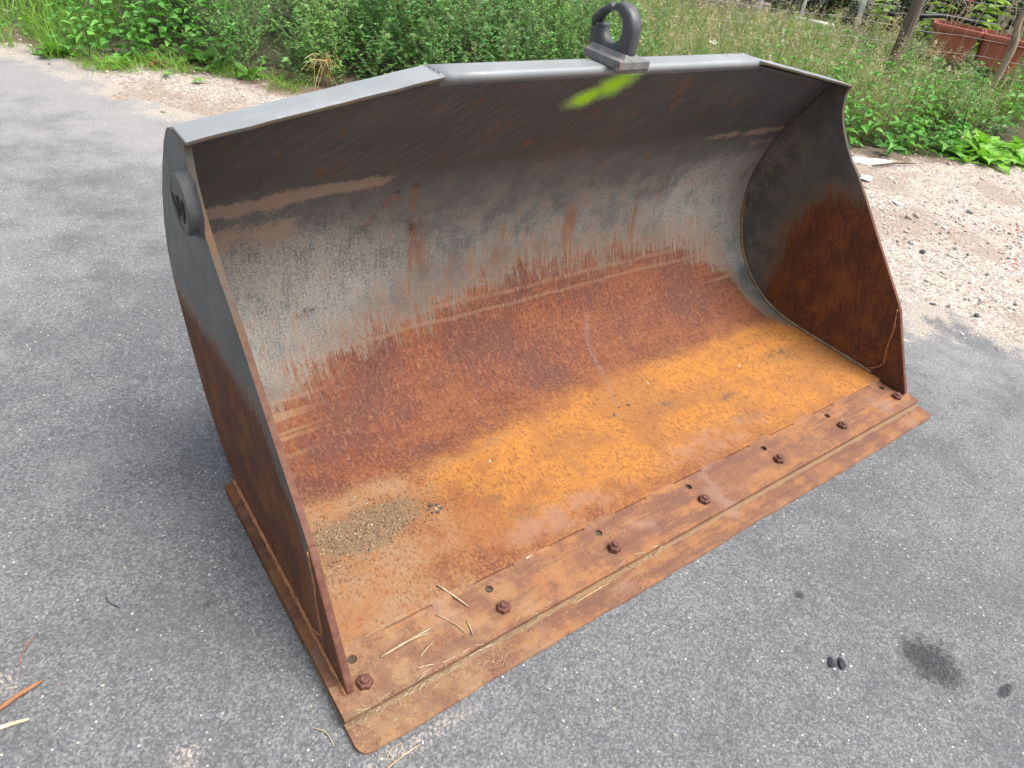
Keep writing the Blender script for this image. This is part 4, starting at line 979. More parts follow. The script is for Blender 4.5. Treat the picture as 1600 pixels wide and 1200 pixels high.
def broad_plant(name, loc, h, label, group, leaves=LEAVES, leaf_len=.085, nodes=8, lean=None, cat='plant', stemc=(.085,.12,.045)):
    t = empty(name, loc, rnd.uniform(0, 6.28)); tag(t, label, cat, group)
    lean = lean or Vector((rnd.uniform(-.25, .25), rnd.uniform(-.25, .25), 1)); lean.normalize()
    P = [lean*h*k+Vector((.02*math.sin(k*5), .02*math.cos(k*4)-.02, 0)) for k in np.linspace(0, 1, 6)]
    b = Buf(); b.stem(P, .0045, .002, stemc, 0, 5); obj('stem', b.mesh('stem', [M_STEM]), t)
    a = rnd.uniform(0, 3.14)
    for i in range(nodes):
        k = .18+.80*i/(nodes-1); p = lean*h*k+Vector((.02*math.sin(k*5), .02*math.cos(k*4)-.02, 0)); a += 1.57+rnd.uniform(-.3, .3)
        L = leaf_len*(1.1-.55*max(0, k-.55)/.45)*rnd.uniform(.85, 1.15)
        for sg in (0, math.pi):
            d = Vector((math.cos(a+sg), math.sin(a+sg), .25+.5*max(0, k-.7)+rnd.uniform(-.25, .15)))
            o = obj('leaf', rnd.choice(leaves), t, p+d.normalized()*.012, basis(d, UP+Vector((rnd.uniform(-.3, .3), rnd.uniform(-.3, .3), 0)))); o.scale = (L, L, L)
    for q in range(4):
        d = Vector((math.cos(a+q*1.57+.4), math.sin(a+q*1.57+.4), 1.1)); L = leaf_len*.42
        o = obj('leaf', rnd.choice(leaves), t, P[-1], basis(d, UP)); o.scale = (L, L, L)
    return t
def bz(x, y): return float(bank_z(np.array([[x, y]]))[0])
def along(t, d):
    """point at fraction t (world x of the weed edge) and d metres behind it"""
    x = t; y = float(np.interp(x, VE[:, 0], VE[:, 1])); return x+.5*d, y+.86*d
# nettles left
k = 0; NR_ = {.10: 'front', .28: 'second', .50: 'third', .75: 'back'}
for d in (.10, .28, .50, .75):
    for xx in np.arange(-.88, -.02, .135):
        x, y = along(xx+rnd.uniform(-.05, .05), d+rnd.uniform(-.08, .08)); hgt = min(.30+.45*d+rnd.uniform(-.05, .10), .62)
        lean = Vector((rnd.uniform(-.2, .1)-.15*(d < .2), rnd.uniform(-.2, .2)-.35*(d < .2), 1))
        broad_plant('nettle', (x, y, bz(x, y)-.02), hgt, f'broad leaved green nettle in the left clump, {NR_[d]} row, {"left" if xx < -.45 else "right"} half', f'nettles, {NR_[d]} row, {"left" if xx < -.45 else "right"} half', nodes=7 if d < .4 else 6, lean=lean, leaf_len=rnd.uniform(.075, .105))
# bright herbs right
for d in (.06, .22, .40, .62, .88):
    for xx in np.arange(3.75, 5.05 if d < .5 else 5.9, .14):
        x, y = along(xx+rnd.uniform(-.06, .06), d+rnd.uniform(-.07, .07))
        broad_plant('mint', (x, y, bz(x, y)-.02), (.28+.36*d)*(1 if xx < 4.7 else .8)+rnd.uniform(-.04, .08), f'leafy bright green herb {"beside the right side plate" if xx < 4.5 else "left of the thistles"}, {"front" if d < .2 else "rear"} rows', f'leafy herbs {"beside the plate" if xx < 4.5 else "by the thistles"}, {"front" if d < .2 else "rear"} rows', nodes=6, leaf_len=rnd.uniform(.085, .12), lean=Vector((rnd.uniform(-.3, .1), rnd.uniform(-.4, .1), 1)))
# goosefoot: built as six kinds of bushy stem, then copied
def goosefoot(seed, h):
    global rnd
    old = rnd; rnd = random.Random(seed)
    b = Buf(); st = Buf(); lean = Vector((rnd.uniform(-.18, .18), rnd.uniform(-.18, .18), 1)).normalized()
    g0 = rnd.choice([(.135,.300,.090),(.110,.245,.075),(.185,.360,.105),(.15,.33,.08)]); seed_c = rnd.choice([(.30,.43,.18),(.26,.39,.15),(.33,.38,.19)])
    top = [lean*h*k for k in np.linspace(0, 1, 6)]; st.stem(top, .006, .002, (.10,.12,.05), 0, 5)
    nb = rnd.randint(15, 22); big_ = rnd.choice([.75, .9, 1.0, 1.0, 1.35])
    for i in range(nb):
        k = .10+.86*i/(nb-1); p = lean*h*k; a = i*2.4+rnd.uniform(-.4, .4); L = h*(.40*(1-k)**.8+.09)*rnd.uniform(.8, 1.2)
        d = Vector((math.cos(a), math.sin(a), .9+rnd.uniform(-.3, .4))).normalized(); e = p+d*L
        st.stem([p, p.lerp(e, .5)-UP*.01, e], .0022, .001, (.11,.13,.06), 0, 3)
        for j in range(int(7+L*60)):
            f = rnd.random()**.8; q = p.lerp(e, f); dd = rdir(rnd.uniform(-.2, .7)); ll = rnd.uniform(.022, .052)*(1.25-k*.5)*big_
            b.dia(q, dd, (UP+rdir(0)*.5).normalized(), ll, ll*rnd.uniform(.32, .5), jit(g0, .28), 0)
        for j in range(int(8+L*70)):
            f = .35+.65*rnd.random(); q = p.lerp(e, f)+rdir(rnd.uniform(-1, 1))*.009
            b.dia(q, rdir(.8), rdir(.1).normalized(), rnd.uniform(.007, .014), rnd.uniform(.005, .010), jit(seed_c, .25), 0)
    for j in range(70):
        q = lean*h*(.80+.24*rnd.random())+rdir(0)*.012*rnd.random(); b.dia(q, rdir(1.2), rdir(.1).normalized(), rnd.uniform(.008, .016), rnd.uniform(.005, .010), jit(seed_c, .25), 0)
    rnd = old
    return st.mesh('stem', [M_STEM]), b.mesh('foliage', [M_LEAF])
GF = [goosefoot(100+i, h) for i, h in enumerate((.62, .72, .80, .66, .76, .86, .70, .78, .68, .82))]
def put(name, pair, loc, rz, s, label, cat, group):
    t = empty(name, loc, rz); t.scale = (s, s, s); tag(t, label, cat, group); obj('stem', pair[0], t); obj('foliage', pair[1], t); return t
k = 0
for d in np.arange(.05, 1.9, .19):
    for xx in np.arange(-.10+.25*d, 2.75-.1*d, .20):
        x, y = along(xx+rnd.uniform(-.09, .09), d+rnd.uniform(-.09, .09)); s = rnd.uniform(.75, 1.1)*(.70 if d < .15 else 1.0)
        row = 'front row' if d < .3 else ('middle rows' if d < 1.0 else 'back rows')
        spot = 'right of the nettles' if xx < .55 else ('by the wilted tan stalks' if xx < 1.1 else ('above the left slope of the bucket' if xx < 1.8 else 'just left of the lifting hook'))
        lab = f'grey green seedy goosefoot {spot}, {row} of the thicket'
        put('goosefoot', GF[(k*7+int(d*10)) % 10], (x, y, bz(x, y)-.02), rnd.uniform(0, 6.28), s, lab, 'plant', f'goosefoot {spot}, {row}'); k += 1
# mixed growth further back on the left and a few stems between the grasses
for i in range(26):
    x, y = along(rnd.uniform(-1.3, -.2), rnd.uniform(.75, 1.9)); put('goosefoot', GF[i % 10], (x, y, bz(x, y)-.02), rnd.uniform(0, 6.28), rnd.uniform(.6, .9), 'goosefoot standing behind the nettles at the far left', 'plant', 'goosefoot behind the nettles')
for i in range(26):
    x, y = along(rnd.uniform(2.7, 5.6), rnd.uniform(.5, 2.2)); put('goosefoot', GF[i % 10], (x, y, bz(x, y)-.02), rnd.uniform(0, 6.28), rnd.uniform(.5, .7), 'loose goosefoot standing among the tall dry grass', 'plant', 'goosefoot among the dry grass')
# lobed rosettes
def rosette(name, loc, n, L, W, col, label, cat='plant', up=.55, lobes=True):
    t = empty(name, loc, rnd.uniform(0, 6)); tag(t, label, cat)
    mm = []
    for v_ in range(3):
        V = []; T = []; C_ = []; rows = 9
        for i in range(rows):
            f = i/(rows-1); w = W*math.sin(math.pi*min(.08+f*.92, .99))**.7*(1 if not lobes else (.45 if i % 2 else 1.15)); z = .55*f-.75*f*f*(.7+.3*v_)
            for sg in (-1, 0, 1): V.append((f, sg*w, z*.6+abs(sg)*.05)); C_.append(jit(tuple(c*(1.3 if sg == 0 else 1) for c in col), .12))
        for i in range(rows-1):
            for k_ in range(2): a = i*3+k_; T += [(a, a+1, a+4), (a, a+4, a+3)]
        mm.append(fastmesh('leaf', V, T, M_LEAF, col=np.array(C_), smooth=True))
    for i in range(n):
        a = i*2.4; d = Vector((math.cos(a), math.sin(a), up*(i/n)*1.6)); o = obj('leaf', rnd.choice(mm), t, (0, 0, .01), basis(d, UP)); s = L*rnd.uniform(.75, 1.15); o.scale = (s, s, s)
    return t
for i, (x, y, n_, L, lab) in enumerate([(5.25,1.66,14,.30,'big bright lobed thistle rosette at the lower right of the weeds'),(5.55,1.50,12,.26,'lobed thistle rosette at the right edge of the frame'),(5.45,1.80,14,.32,'lobed thistle leaning behind the front rosettes'),(5.78,1.62,12,.27,'lobed thistle rosette behind the rightmost one'),(5.10,1.84,10,.22,'small thistle rosette next to the leafy herbs'),(5.02,1.70,9,.17,'smallest thistle rosette by the pale rounded rock')]):
    rosette('thistle', (x, y, bz(x, y)), n_, L, .20, (.185,.390,.060), lab)
for x, y, n_, L, lab, lo in [(.167,4.74,9,.15,'broad leaved dock rosette on the gravel below the goosefoot',False),(-.03,5.12,10,.16,'dock rosette with wide leaves at the right foot of the nettles',False),(-.10,4.90,8,.09,'small dandelion rosette on the gravel below the nettles',True),(-.38,4.78,6,.05,'tiny green seedling alone on the gravel',False),(-.22,4.62,6,.05,'tiny green seedling on the gravel nearest the bucket',False),(-.62,5.12,10,.14,'low dandelion rosette at the left foot of the nettles',True),(-.95,5.42,12,.17,'pale green burdock rosette at the far left',False)]:
    rosette('rosette', (x, y, .012 if sdist([(x, y)], VE)[0] < 0 else bz(x, y)), n_, L, .24, (.15,.34,.065), lab, lobes=lo)
# --- grasses (uncountable)
def blades(P, H, W, lean, col, segs=4, curve=1.0):
    n = len(P); a = rs.uniform(0, 2*math.pi, n); d = np.stack([np.cos(a), np.sin(a), np.zeros(n)], 1); sd = np.stack([-np.sin(a), np.cos(a), np.zeros(n)], 1)
    a2 = rs.uniform(0, 2*math.pi, n); sd = np.stack([np.cos(a2), np.sin(a2), np.zeros(n)], 1)
    V = np.zeros((n, 2*segs+1, 3)); 
    for i in range(segs+1):
        f = i/segs; c = P+d*(lean*H*curve*f*f)[:, None]; c[:, 2] += H*f*(1-.35*lean*f*curve)
        w = W*(1-f)**.6*.5
        if i < segs: V[:, 2*i] = c-sd*w[:, None]; V[:, 2*i+1] = c+sd*w[:, None]
        else: V[:, 2*i] = c
    t = []
    for i in range(segs-1): t += [(2*i, 2*i+1, 2*i+3), (2*i, 2*i+3, 2*i+2)]
    t.append((2*segs-2, 2*segs-1, 2*segs)); t = np.array(t)
    T = (t[None]+(2*segs+1)*np.arange(n)[:, None, None]).reshape(-1, 3)
    return V.reshape(-1, 3), T, np.repeat(col, 2*segs+1, 0)
def scatter(n, x0, x1, d0, d1, clump=0):
    xx = rs.uniform(x0, x1, n); d = rs.uniform(d0, d1, n); yy = np.interp(xx, VE[:, 0], VE[:, 1]); P = np.stack([xx+.5*d, yy+.86*d], 1)
    if clump:
        c = P[rs.randint(0, max(n//clump, 1), n)]; P = c+rs.normal(0, .03, (n, 2))
    return np.c_[P, bank_z(P)-.01]
def pick(cols, n, k=.2): return np.array(cols)[rs.choice(len(cols), n)]*rs.uniform(1-k, 1+k, (n, 1))
def grass(name, parts, label, cat='grass'):
    V = []; T = []; C_ = []; o = 0
    for v, t, c in parts: V.append(v); T.append(t+o); C_.append(c); o += len(v)
    tag(obj(name, fastmesh(name, np.concatenate(V), np.concatenate(T), M_GRASS, col=np.concatenate(C_))), label, cat, kind='stuff')
GG = [(.130,.290,.055),(.180,.360,.065),(.105,.230,.048),(.25,.39,.085)]; DG = [(.46,.41,.26),(.38,.33,.20),(.54,.48,.34),(.34,.33,.17),(.30,.34,.15)]
def B(n, x0, x1, d0, d1, h0, h1, w, l0, l1, cols, clump=0, curve=1.0, segs=4):
    P = scatter(n, x0, x1, d0, d1, clump); return blades(P, rs.uniform(h0, h1, n), np.full(n, w)*rs.uniform(.7, 1.3, n), rs.uniform(l0, l1, n), pick(cols, n), segs, curve)
grass('verge_grass', [B(3400,-2.6,-.80,-.10,.9,.10,.28,.007,.3,1.1,[(.19,.37,.06),(.25,.42,.07),(.14,.29,.055)],14), B(1300,-.85,.4,-.16,.12,.06,.20,.006,.4,1.2,[(.19,.37,.06),(.24,.40,.07)],16), B(1500,-2.4,-.6,.5,2.2,.2,.45,.008,.2,.9,GG,12)], 'green grass growing along the left verge')
grass('meadow_grass', [B(5200,2.2,3.8,.1,1.5,.22,.52,.0065,.2,1.1,GG,16), B(1500,3.8,4.6,.7,1.5,.22,.52,.0065,.2,1.1,GG,16), B(3200,2.2,4.8,1.5,3.2,.15,.40,.0065,.2,1.0,GG,16), B(2600,4.3,8.0,.75,1.9,.20,.46,.007,.3,1.2,GG,16), B(1500,4.6,8.0,1.7,3.2,.15,.36,.007,.2,1.0,GG,16), B(2500,2.0,3.9,-.04,.4,.10,.30,.006,.3,1.0,GG,14), B(1500,1.0,3.5,2.0,4.5,.3,.7,.007,.2,.8,GG,12)], 'green grass under the dry stalks behind the bucket')
def heads(P, H, lean_xy, n_each, col, spread, ln):
    V = []; T = []; C_ = []; o = 0
    for p, h, l in zip(P, H, lean_xy):
        for i in range(n_each):
            f = rs.uniform(.62, 1.0); c = p+np.array([l[0]*f*f*h, l[1]*f*f*h, h*f]); dr = rs.normal(0, 1, 3); dr /= np.linalg.norm(dr); dr[2] = abs(dr[2])
            c = c+dr*spread*(1.15-f)*rs.rand()*2; q = rs.normal(0, 1, 3); q /= np.linalg.norm(q); L = ln*rs.uniform(.6, 1.3)
            V += [c, c+dr*L*.5+q*L*.22, c+dr*L, c+dr*L*.5-q*L*.22]; T += [(o, o+1, o+2), (o, o+2, o+3)]; C_ += [np.array(col)*rs.uniform(.75, 1.25)]*4; o += 4
    return np.array(V), np.array(T), np.array(C_)
dry = [B(5200,2.3,4.7,.25,1.6,.34,.66,.0034,.1,.8,DG,9), B(2600,2.3,4.9,1.6,3.1,.25,.50,.0034,.1,.8,DG,9), B(1800,4.6,8.0,.6,2.4,.30,.55,.0034,.1,.9,DG,9), B(900,2.0,4.0,.05,.5,.25,.45,.003,.2,.8,DG,8)]
P = scatter(420, 2.3, 5.6, .3, 2.6); H = rs.uniform(.36, .66, 420)*np.where(P[:, 2] > .20, .8, 1); LX = rs.normal(0, .22, (420, 2))
for i in range(420):
    pass
v, t, c = blades(P, H, np.full(420, .003), np.zeros(420), pick(DG, 420), 3); 
for i in range(7): pass
f = np.tile(np.array([0, 0, 1/3, 1/3, 2/3, 2/3, 1]), 420); idx = np.repeat(np.arange(420), 7); v[:, 0] += LX[idx, 0]*f*f*H[idx]; v[:, 1] += LX[idx, 1]*f*f*H[idx]
dry += [(v, t, c), heads(P, H, LX, 40, (.48,.41,.28), .050, .019)]
# silky seed puffs
P2_ = scatter(110, 2.3, 5.4, .3, 2.6); H2 = rs.uniform(.32, .62, 110); L2_ = rs.normal(0, .2, (110, 2)); vv_ = []; tt_ = []; cc_ = []; o = 0
for p, h, l in zip(P2_, H2, L2_):
    c0 = p+np.array([l[0]*h, l[1]*h, h])
    for i in range(34):
        dr = rs.normal(0, 1, 3); dr /= np.linalg.norm(dr); q = np.cross(dr, [.3, .5, .8]); q /= np.linalg.norm(q)+1e-9; r_ = rs.uniform(.013, .027)
        vv_ += [c0+q*.0016, c0+dr*r_+q*.0035, c0+dr*r_-q*.0035]; tt_ += [(o, o+1, o+2)]; cc_ += [np.array((.66,.63,.56))*rs.uniform(.8, 1.1)]*3; o += 3
v, t, c = blades(P2_, H2, np.full(110, .0035), np.zeros(110), pick(DG, 110), 3); idx = np.repeat(np.arange(110), 7); f = np.tile(np.array([0, 0, 1/3, 1/3, 2/3, 2/3, 1]), 110); v[:, 0] += L2_[idx, 0]*f*f*H2[idx]; v[:, 1] += L2_[idx, 1]*f*f*H2[idx]
dry += [(v, t, c), (np.array(vv_), np.array(tt_), np.array(cc_))]
grass('dry_grass', dry, 'tall dry seeding grass with pale silky heads behind the bucket', 'dry grass')
# tuft of thin grass and tawny stalks
Pt = np.c_[rs.normal(4.70, .07, 260), rs.normal(2.02, .05, 260), np.zeros(260)]; Pt[:, 2] = bank_z(Pt[:, :2])-.01
v, t, c = blades(Pt, rs.uniform(.08, .20, 260), np.full(260, .004), rs.uniform(.4, 1.3, 260), pick([(.16,.19,.07),(.22,.22,.10),(.12,.17,.05)], 260))
tag(obj('grass_tuft', fastmesh('grass_tuft', v, t, M_GRASS, col=c)), 'fine brownish green grass tuft at the foot of the leafy herbs', 'grass tuft')
b = Buf()
for i in range(34):
    p = Vector((.60+rnd.gauss(0, .03), 4.42+rnd.gauss(0, .03), .22+rnd.uniform(-.03, .03))); d = Vector((rnd.uniform(-1, .7), rnd.uniform(-.5, .3), rnd.uniform(-.55, .12) if rnd.random() < .7 else -1.1)); L = rnd.uniform(.08, .22)
    b.stem([p, p+d*L*.5, p+d*L-UP*.03], .0030, .0015, jit((.62,.46,.22), .2), 0, 4)
for i in range(10):
    p = Vector((.60+rnd.gauss(0, .04), 4.42+rnd.gauss(0, .04), bz(.60, 4.42)-.02)); b.stem([p, p+Vector((0, 0, .24))], .003, .003, jit((.30,.20,.10), .2), 0, 4)
tag(obj('wilted_stalks', b.mesh('wilted_stalks', [M_STEM])), 'bundle of wilted tan stalks hanging in front of the goosefoot', 'stalks')
# undergrowth: low mixed leaves that fill the gaps
b = Buf()
for i in range(7500):
    if rnd.random() < .5: x, y = along(rnd.uniform(-2.0, 3.0), rnd.uniform(0, 2.2))
    else: x, y = along(rnd.uniform(3.0, 8.0), rnd.uniform(.1, 2.6))
    z = bz(x, y)+rnd.random()**1.5*.28; L = rnd.uniform(.025, .065)
    b.dia(Vector((x, y, z)), rdir(rnd.uniform(-.3, .6)), (UP+rdir(0)*.6).normalized(), L, L*rnd.uniform(.35, .6), jit(rnd.choice([(.090,.205,.044),(.125,.265,.056),(.068,.155,.036),(.18,.32,.075)]), .2), 0)
tag(obj('undergrowth', b.mesh('undergrowth', [M_LEAF])), 'low mixed leaves filling the gaps between the weeds', 'undergrowth', kind='stuff')
# brown dead leaf on the gravel
b = Buf()
for i in range(6): b.leaf(Vector((0, 0, .01)), Vector((math.cos(i), math.sin(i)*.8, .5)), UP, .075, .05, jit((.21,.105,.065), .2), 0, .5, .5)
tag(obj('dead_leaf', b.mesh('dead_leaf', [M_LEAF]), None, (-.385, 5.0, .012)), 'curled brown dead leaf on the gravel below the nettles', 'leaf')

# ------------------------------------------------------------------ garden behind: fence, pots, poles, wall, shrubs
FA = Vector((5.87, 3.06, 0)); FD = Vector((.871, -.491, 0))
M_WOOD = mat_simple('old_wood', (.13,.105,.085), (.20,.165,.135), 14, .9, (.07,.055,.045), .55, .006); M_WOODP = mat_simple('pale_branch', (.30,.225,.16), (.40,.32,.24), 14, .85, (.15,.11,.08), .58, .004)
M_WIRE = mat_simple('galvanised_wire', (.30,.31,.31), (.38,.385,.38), 30, .5)
fence = empty('wire_fence', (FA.x, FA.y, bz(FA.x, FA.y))); tag(fence, 'thin wire mesh fence on wooden posts behind the dry grass', 'fence')
fz = bz(FA.x, FA.y)
def fpt(t, z): 
    p = FD*t; return Vector((p.x, p.y, bz(FA.x+p.x, FA.y+p.y)-fz+z))
V, F = tubeVF([Vector((.01, 0, -.2)), Vector((.005, 0, .3)), Vector((-.01, .01, .7)), Vector((-.03, .03, 1.25))], [.062, .060, .058, .055], 9); obj('fence_post', mkmesh('fence_post', V, F, M_WOOD), fence)['label'] = 'thick grey wooden post leaning slightly'
V, F = tubeVF(catmull([fpt(1.17, -.2), fpt(1.17, .35), fpt(1.16, .55), fpt(1.12, .68), fpt(1.09, .80), fpt(1.10, 1.2)], 4), [.030, .030, .031, .032, .033, .034, .036, .038, .038, .038, .038, .036, .034, .033, .032, .032, .031, .031, .03, .03, .029], 8); obj('fence_post', mkmesh('fence_post', V, F, M_WOODP, smooth=True), fence)['label'] = 'crooked barkless branch used as post'
for t_ in (-7.5, 3.3):
    V, F = tubeVF([fpt(t_, -.2), fpt(t_, .5), fpt(t_, 1.2)], [.045, .043, .04], 8); obj('fence_post', mkmesh('fence_post', V, F, M_WOOD), fence)
ts = np.linspace(-7.6, 3.4, 32)
for z in (.12, .27, .42, .57, .72, .87, 1.02):
    V, F = tubeVF([fpt(t, z+.008*math.sin(t*5+z*9)) for t in ts], .0013, 3, False); obj('wire', mkmesh('wire', V, F, M_WIRE), fence)
for t in np.arange(-7.5, 3.4, .15):
    V, F = tubeVF([fpt(t+.006*math.sin(z*9), z) for z in (.05, .4, .75, 1.06)], .0011, 3, False); obj('wire', mkmesh('wire', V, F, M_WIRE), fence)
M_POT = mat_simple('terracotta_plastic', (.36,.105,.070), (.42,.135,.090), 6, .55, (.48,.22,.16), .64); M_POTSOIL = mat_simple('potting_soil', (.04,.03,.022), (.07,.055,.04), 40, .95); M_CRATE = mat_simple('black_plastic', (.012,.012,.013), (.022,.022,.023), 10, .5)
def planter(name, c, rz, w, d, h, label):
    t = empty(name, c, rz); tag(t, label, 'planter')
    def ring(sx, sy, z, r=.05, k=5):
        o = []
        for qx, qy, a0 in ((1, 1, 0), (-1, 1, 90), (-1, -1, 180), (1, -1, 270)):
            for i in range(k): a = R(a0+90*i/(k-1)); o.append((qx*(sx-r)+r*math.cos(a), qy*(sy-r)+r*math.sin(a), z))
        return o
    rings = [ring(w*.39, d*.39, 0), ring(w*.455, d*.455, h*.80), ring(w*.5, d*.5, h*.81), ring(w*.515, d*.515, h*.90), ring(w*.515, d*.515, h*.985), ring(w*.505, d*.505, h), ring(w*.47, d*.47, h), ring(w*.455, d*.455, h*.84)]
    V = [p for q in rings for p in q]; n = len(rings[0]); F = [tuple(range(n))[::-1]]
    for j in range(len(rings)-1): F += [(j*n+k, j*n+(k+1) % n, (j+1)*n+(k+1) % n, (j+1)*n+k) for k in range(n)]
    obj('tub', mkmesh('tub', V, F, M_POT), t)
    obj('soil', mkmesh('soil', ring(w*.452, d*.452, h*.86), [tuple(range(n))], M_POTSOIL), t)
    b = Buf()
    for i in range(9):
        p = Vector((rnd.uniform(-.35, .35)*w, rnd.uniform(-.3, .3)*d, h*.8)); b.stem([p, p+Vector((rnd.uniform(-.08, .08), rnd.uniform(-.08, .08), .25)), p+Vector((rnd.uniform(-.2, .2), rnd.uniform(-.1, .1), rnd.uniform(.35, .6)))], .006, .003, jit((.40,.30,.20), .2), 0, 5)
    obj('dry_stalks', b.mesh('dry_stalks', [M_STEM]), t)
    return t
ANG = math.atan2(FD.y, FD.x)
def ground_box(name, c, rz, w, d, z0, z1, m, label, cat):
    t = obj(name, mkmesh(name, *boxVF(-w/2, w/2, -d/2, d/2, z0, z1), m), None, (c[0], c[1], 0), (0, 0, rz)); bevel(t, .01); return tag(t, label, cat)
def crate(c, rz, w, d, z0, z1, label):
    t = empty('plastic_crate', (c[0], c[1], z0), rz); tag(t, label, 'crate'); h = z1-z0
    obj('crate_body', mkmesh('crate_body', *join(boxVF(-w/2, w/2, -d/2, -d/2+.012, 0, h-.004), boxVF(-w/2, w/2, d/2-.012, d/2, 0, h-.004), boxVF(-w/2, -w/2+.012, -d/2+.012, d/2-.012, 0, h-.004), boxVF(w/2-.012, w/2, -d/2+.012, d/2-.012, 0, h-.004)), M_CRATE), t)
    obj('crate_top', mkmesh('crate_top', *boxVF(-w/2-.01, w/2+.01, -d/2-.01, d/2+.01, h-.004, h+.008), M_CRATE), t)
p1 = (7.32, 3.26); p2 = (7.53, 2.83)
RZ = math.atan2(2.83-3.26, 7.53-7.32)
crate(p1, RZ, .50, .40, bz(*p1)-.03, .352, 'black plastic crate under the left red planter'); crate(p2, RZ, .46, .40, bz(*p2)-.03, .342, 'black plastic crate under the right red planter')
planter('planter', (*p1, .362), RZ, .50, .40, .315, 'left terracotta planter behind the wire fence, half hidden by grass')
planter('planter', (*p2, .352), RZ, .47, .40, .325, 'right terracotta planter behind the wire fence beside the crooked post')
V, F = tubeVF(catmull([Vector((6.75, 3.85, .66)), Vector((6.98, 3.55, .705)), Vector((7.25, 3.42, .73)), Vector((7.5, 3.2, .72))], 4), .022, 8); tag(obj('black_pipe', mkmesh('black_pipe', V, F, M_CRATE, smooth=True)), 'black plastic pipe lying behind the planter rims', 'pipe')
# tomato like plants behind the planters
for i, (x, y, h) in enumerate([(7.55,3.75,.95),(7.85,3.30,1.0),(8.1,2.9,1.05),(7.35,4.15,.85),(8.35,3.35,1.1),(8.0,2.35,1.0)]):
    lab = ['yellow green tomato plant with one red fruit behind the left planter','yellow green tomato plant behind the right planter','tall tomato plant behind the crooked post','low tomato plant near the thick wooden post','tomato plant at the back of the bed','tomato plant at the right edge of the frame'][i]
    t = broad_plant('tomato_plant', (x, y, bz(x, y)-.02), h, lab, None, leaves=LEAVES_Y, leaf_len=.17, nodes=15)
    if i == 0:
        V, F = tubeVF([(0, 0, -.028), (0, 0, -.02), (0, 0, 0), (0, 0, .02), (0, 0, .027)], [.008, .024, .031, .024, .008], 10)
        o = obj('fruit', mkmesh('fruit', V, F, mat_simple('red_fruit', (.62,.05,.02), (.7,.09,.03), 8, .35), smooth=True), t); o.parent = None; C.objects.unlink(o); C.objects.link(o); o.parent = t
        w = Vector((7.06, 3.16, .945))-Vector((x, y, bz(x, y)-.02)); a = -t.rotation_euler.z; o.location = (w.x*math.cos(a)-w.y*math.sin(a), w.x*math.sin(a)+w.y*math.cos(a), w.z)
M_PVC = mat_simple('white_pvc', (.66,.66,.64), (.74,.74,.72), 6, .45)
for (a, b_, r, lab) in [((6.533,5.246,.05),(6.50,5.29,1.2),.030,'leftmost white plastic pole rising from the dry grass'),((7.159,4.269,.10),(7.10,4.38,1.3),.030,'thick white plastic pole left of the wooden post'),((6.811,4.841,.10),(6.79,4.87,1.2),.020,'thin white plastic pole between the two thicker ones')]:
    V, F = tubeVF([Vector(a), Vector(a).lerp(Vector(b_), .5), Vector(b_)], r, 10); tag(obj('plastic_pole', mkmesh('plastic_pole', V, F, M_PVC, smooth=True)), lab, 'pole')
V, F = tubeVF([Vector((6.42, 4.66, .43)), Vector((6.62, 4.27, .435))], .022, 8); tag(obj('plastic_pipe', mkmesh('plastic_pipe', V, F, M_PVC, smooth=True)), 'short white plastic pipe lying in the dry grass', 'pipe')
V, F = tubeVF(catmull([Vector((6.35, 4.62, .30)), Vector((6.44, 4.50, .47)), Vector((6.52, 4.40, .70)), Vector((6.6, 4.3, 1.0))], 4), .011, 6); tag(obj('garden_hose', mkmesh('garden_hose', V, F, mat_simple('hose', (.07,.12,.11), (.10,.15,.14), 10, .5), smooth=True)), 'dull green rod leaning between the white poles', 'rod')
# low plastered wall made of blocks
wall = empty('garden_wall', (5.98, 6.67, 0)); tag(wall, 'low weathered block wall behind the dry grass', 'wall')
M_BLOCK = mat_simple('weathered_block', (.25,.20,.165), (.33,.27,.225), 5, .95, (.17,.14,.12), .56, .01)
wd_ = Vector((7.10-5.90, 5.65-6.74, 0)); wl = wd_.length; wd_.normalize(); wa = math.atan2(wd_.y, wd_.x); bl = .40
mblk = mkmesh('block', *boxVF(.006, bl-.006, 0, .20, .005, .195), M_BLOCK)
for r_ in range(5):
    for i in range(-3, 5):
        q = wd_*(i*bl+(r_ % 2)*bl/2-.15); 
        if i*bl+(r_ % 2)*bl/2 > 1.42: continue
        o = obj('block', mblk, wall, (q.x+rnd.uniform(-.004, .004), q.y+rnd.uniform(-.004, .004), r_*.20-.02), (0, 0, wa)); bevel(o, .006, 1)
# dark dense shrubs closing the garden
def shrub(seed, r, h, n, cols):
    global rnd
    old = rnd; rnd = random.Random(seed); b = Buf(); st = Buf()
    cl = [Vector((rnd.gauss(0, .42)*r, rnd.gauss(0, .42)*r, h*rnd.uniform(.12, .95))) for _ in range(26)]
    for c in cl: st.stem([Vector((c.x*.15, c.y*.15, 0)), c*.55, c], .014, .004, (.075,.055,.04), 0, 4)
    for i in range(n):
        c = rnd.choice(cl); p = c+Vector((rnd.gauss(0, .16)*r, rnd.gauss(0, .16)*r, rnd.gauss(0, .11)*h)); p.z = max(p.z, .02); L = rnd.uniform(.04, .085)
        b.dia(p, rdir(rnd.uniform(-.4, .6)), (UP+rdir(0)*.7).normalized(), L, L*rnd.uniform(.45, .7), jit(rnd.choice(cols), .22), 0)
    rnd = old; return st.mesh('branches', [M_STEM]), b.mesh('foliage', [M_LEAF])
DKG = [(.035,.075,.022),(.050,.100,.028),(.028,.058,.018)]
SH = [shrub(500+i, .75, 1.3, 2600, DKG) for i in range(3)]
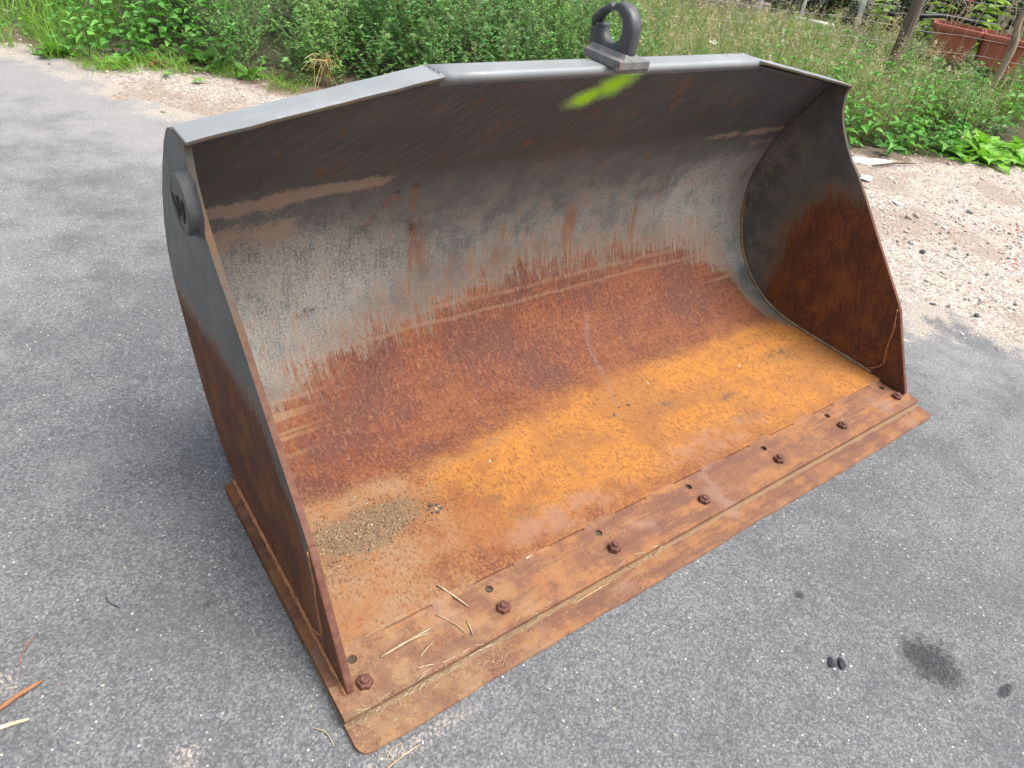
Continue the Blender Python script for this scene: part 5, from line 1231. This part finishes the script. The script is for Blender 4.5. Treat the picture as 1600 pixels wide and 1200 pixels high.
for i, (x, y, s, lab) in enumerate([(8.3,5.55,1.0,'dark shrub behind the white poles'),(9.0,4.75,1.1,'dark shrub between the poles and the wooden post'),(7.75,6.3,.95,'dark shrub right of the low wall'),(9.6,4.0,1.2,'dark shrub behind the tomato plants'),(10.1,3.1,1.2,'dark shrub at the far right of the garden'),(4.6,7.2,.9,'dark shrub left of the low wall'),(9.6,6.2,1.3,'dark shrub furthest back in the garden')]):
    t = empty('shrub', (x, y, bz(x, y)-.03), i*1.1); t.scale = (s, s, s); tag(t, lab, 'shrub'); obj('branches', SH[i % 3][0], t); obj('foliage', SH[i % 3][1], t)
# terracotta shards in the herbs, white flower head
for i, (c, sz_, lab) in enumerate([((5.62,2.20,.20),(.035,.03,.022),'broken terracotta shard in the herbs, left one'),((5.86,2.14,.17),(.04,.03,.018),'broken terracotta shard in the herbs, right one')]):
    n_ = 8; V = []; F = []
    for j in range(3):
        for k in range(n_):
            a = R(-50+100*k/(n_-1)); rr_ = sz_[0]*(1+.1*j); V.append((rr_*math.cos(a)-rr_, rr_*math.sin(a)*1.2, (j-1)*sz_[2]*(1+.3*math.sin(k*2+i))))
    for j in range(2):
        for k in range(n_-1): F.append((j*n_+k, j*n_+k+1, (j+1)*n_+k+1, (j+1)*n_+k))
    o = obj('pot_shard', mkmesh('pot_shard', V, F, M_POT), None, c, (R(20), R(-30), R(200+40*i))); m_ = o.modifiers.new('s', 'SOLIDIFY'); m_.thickness = .008; tag(o, lab, 'pot shard')
b = Buf(); st_c = (.12,.18,.06)
p0_ = Vector((0, 0, 0)); b.stem([p0_, Vector((.01, 0, .3)), Vector((.0, .01, .46))], .003, .0018, st_c, 1, 4)
for i in range(70):
    a = rnd.uniform(0, 6.28); r_ = .045*math.sqrt(rnd.random()); b.dia(Vector((r_*math.cos(a), r_*math.sin(a), .47+rnd.uniform(-.006, .01))), rdir(.3), UP, .012, .010, jit((.72,.72,.68), .08), 0)
x, y = 3.55, 3.42
tag(obj('yarrow', b.mesh('yarrow', [M_LEAF, M_STEM]), None, (x, y, bz(x, y))), 'flat white flower head in the grass above the bucket rim', 'flower')
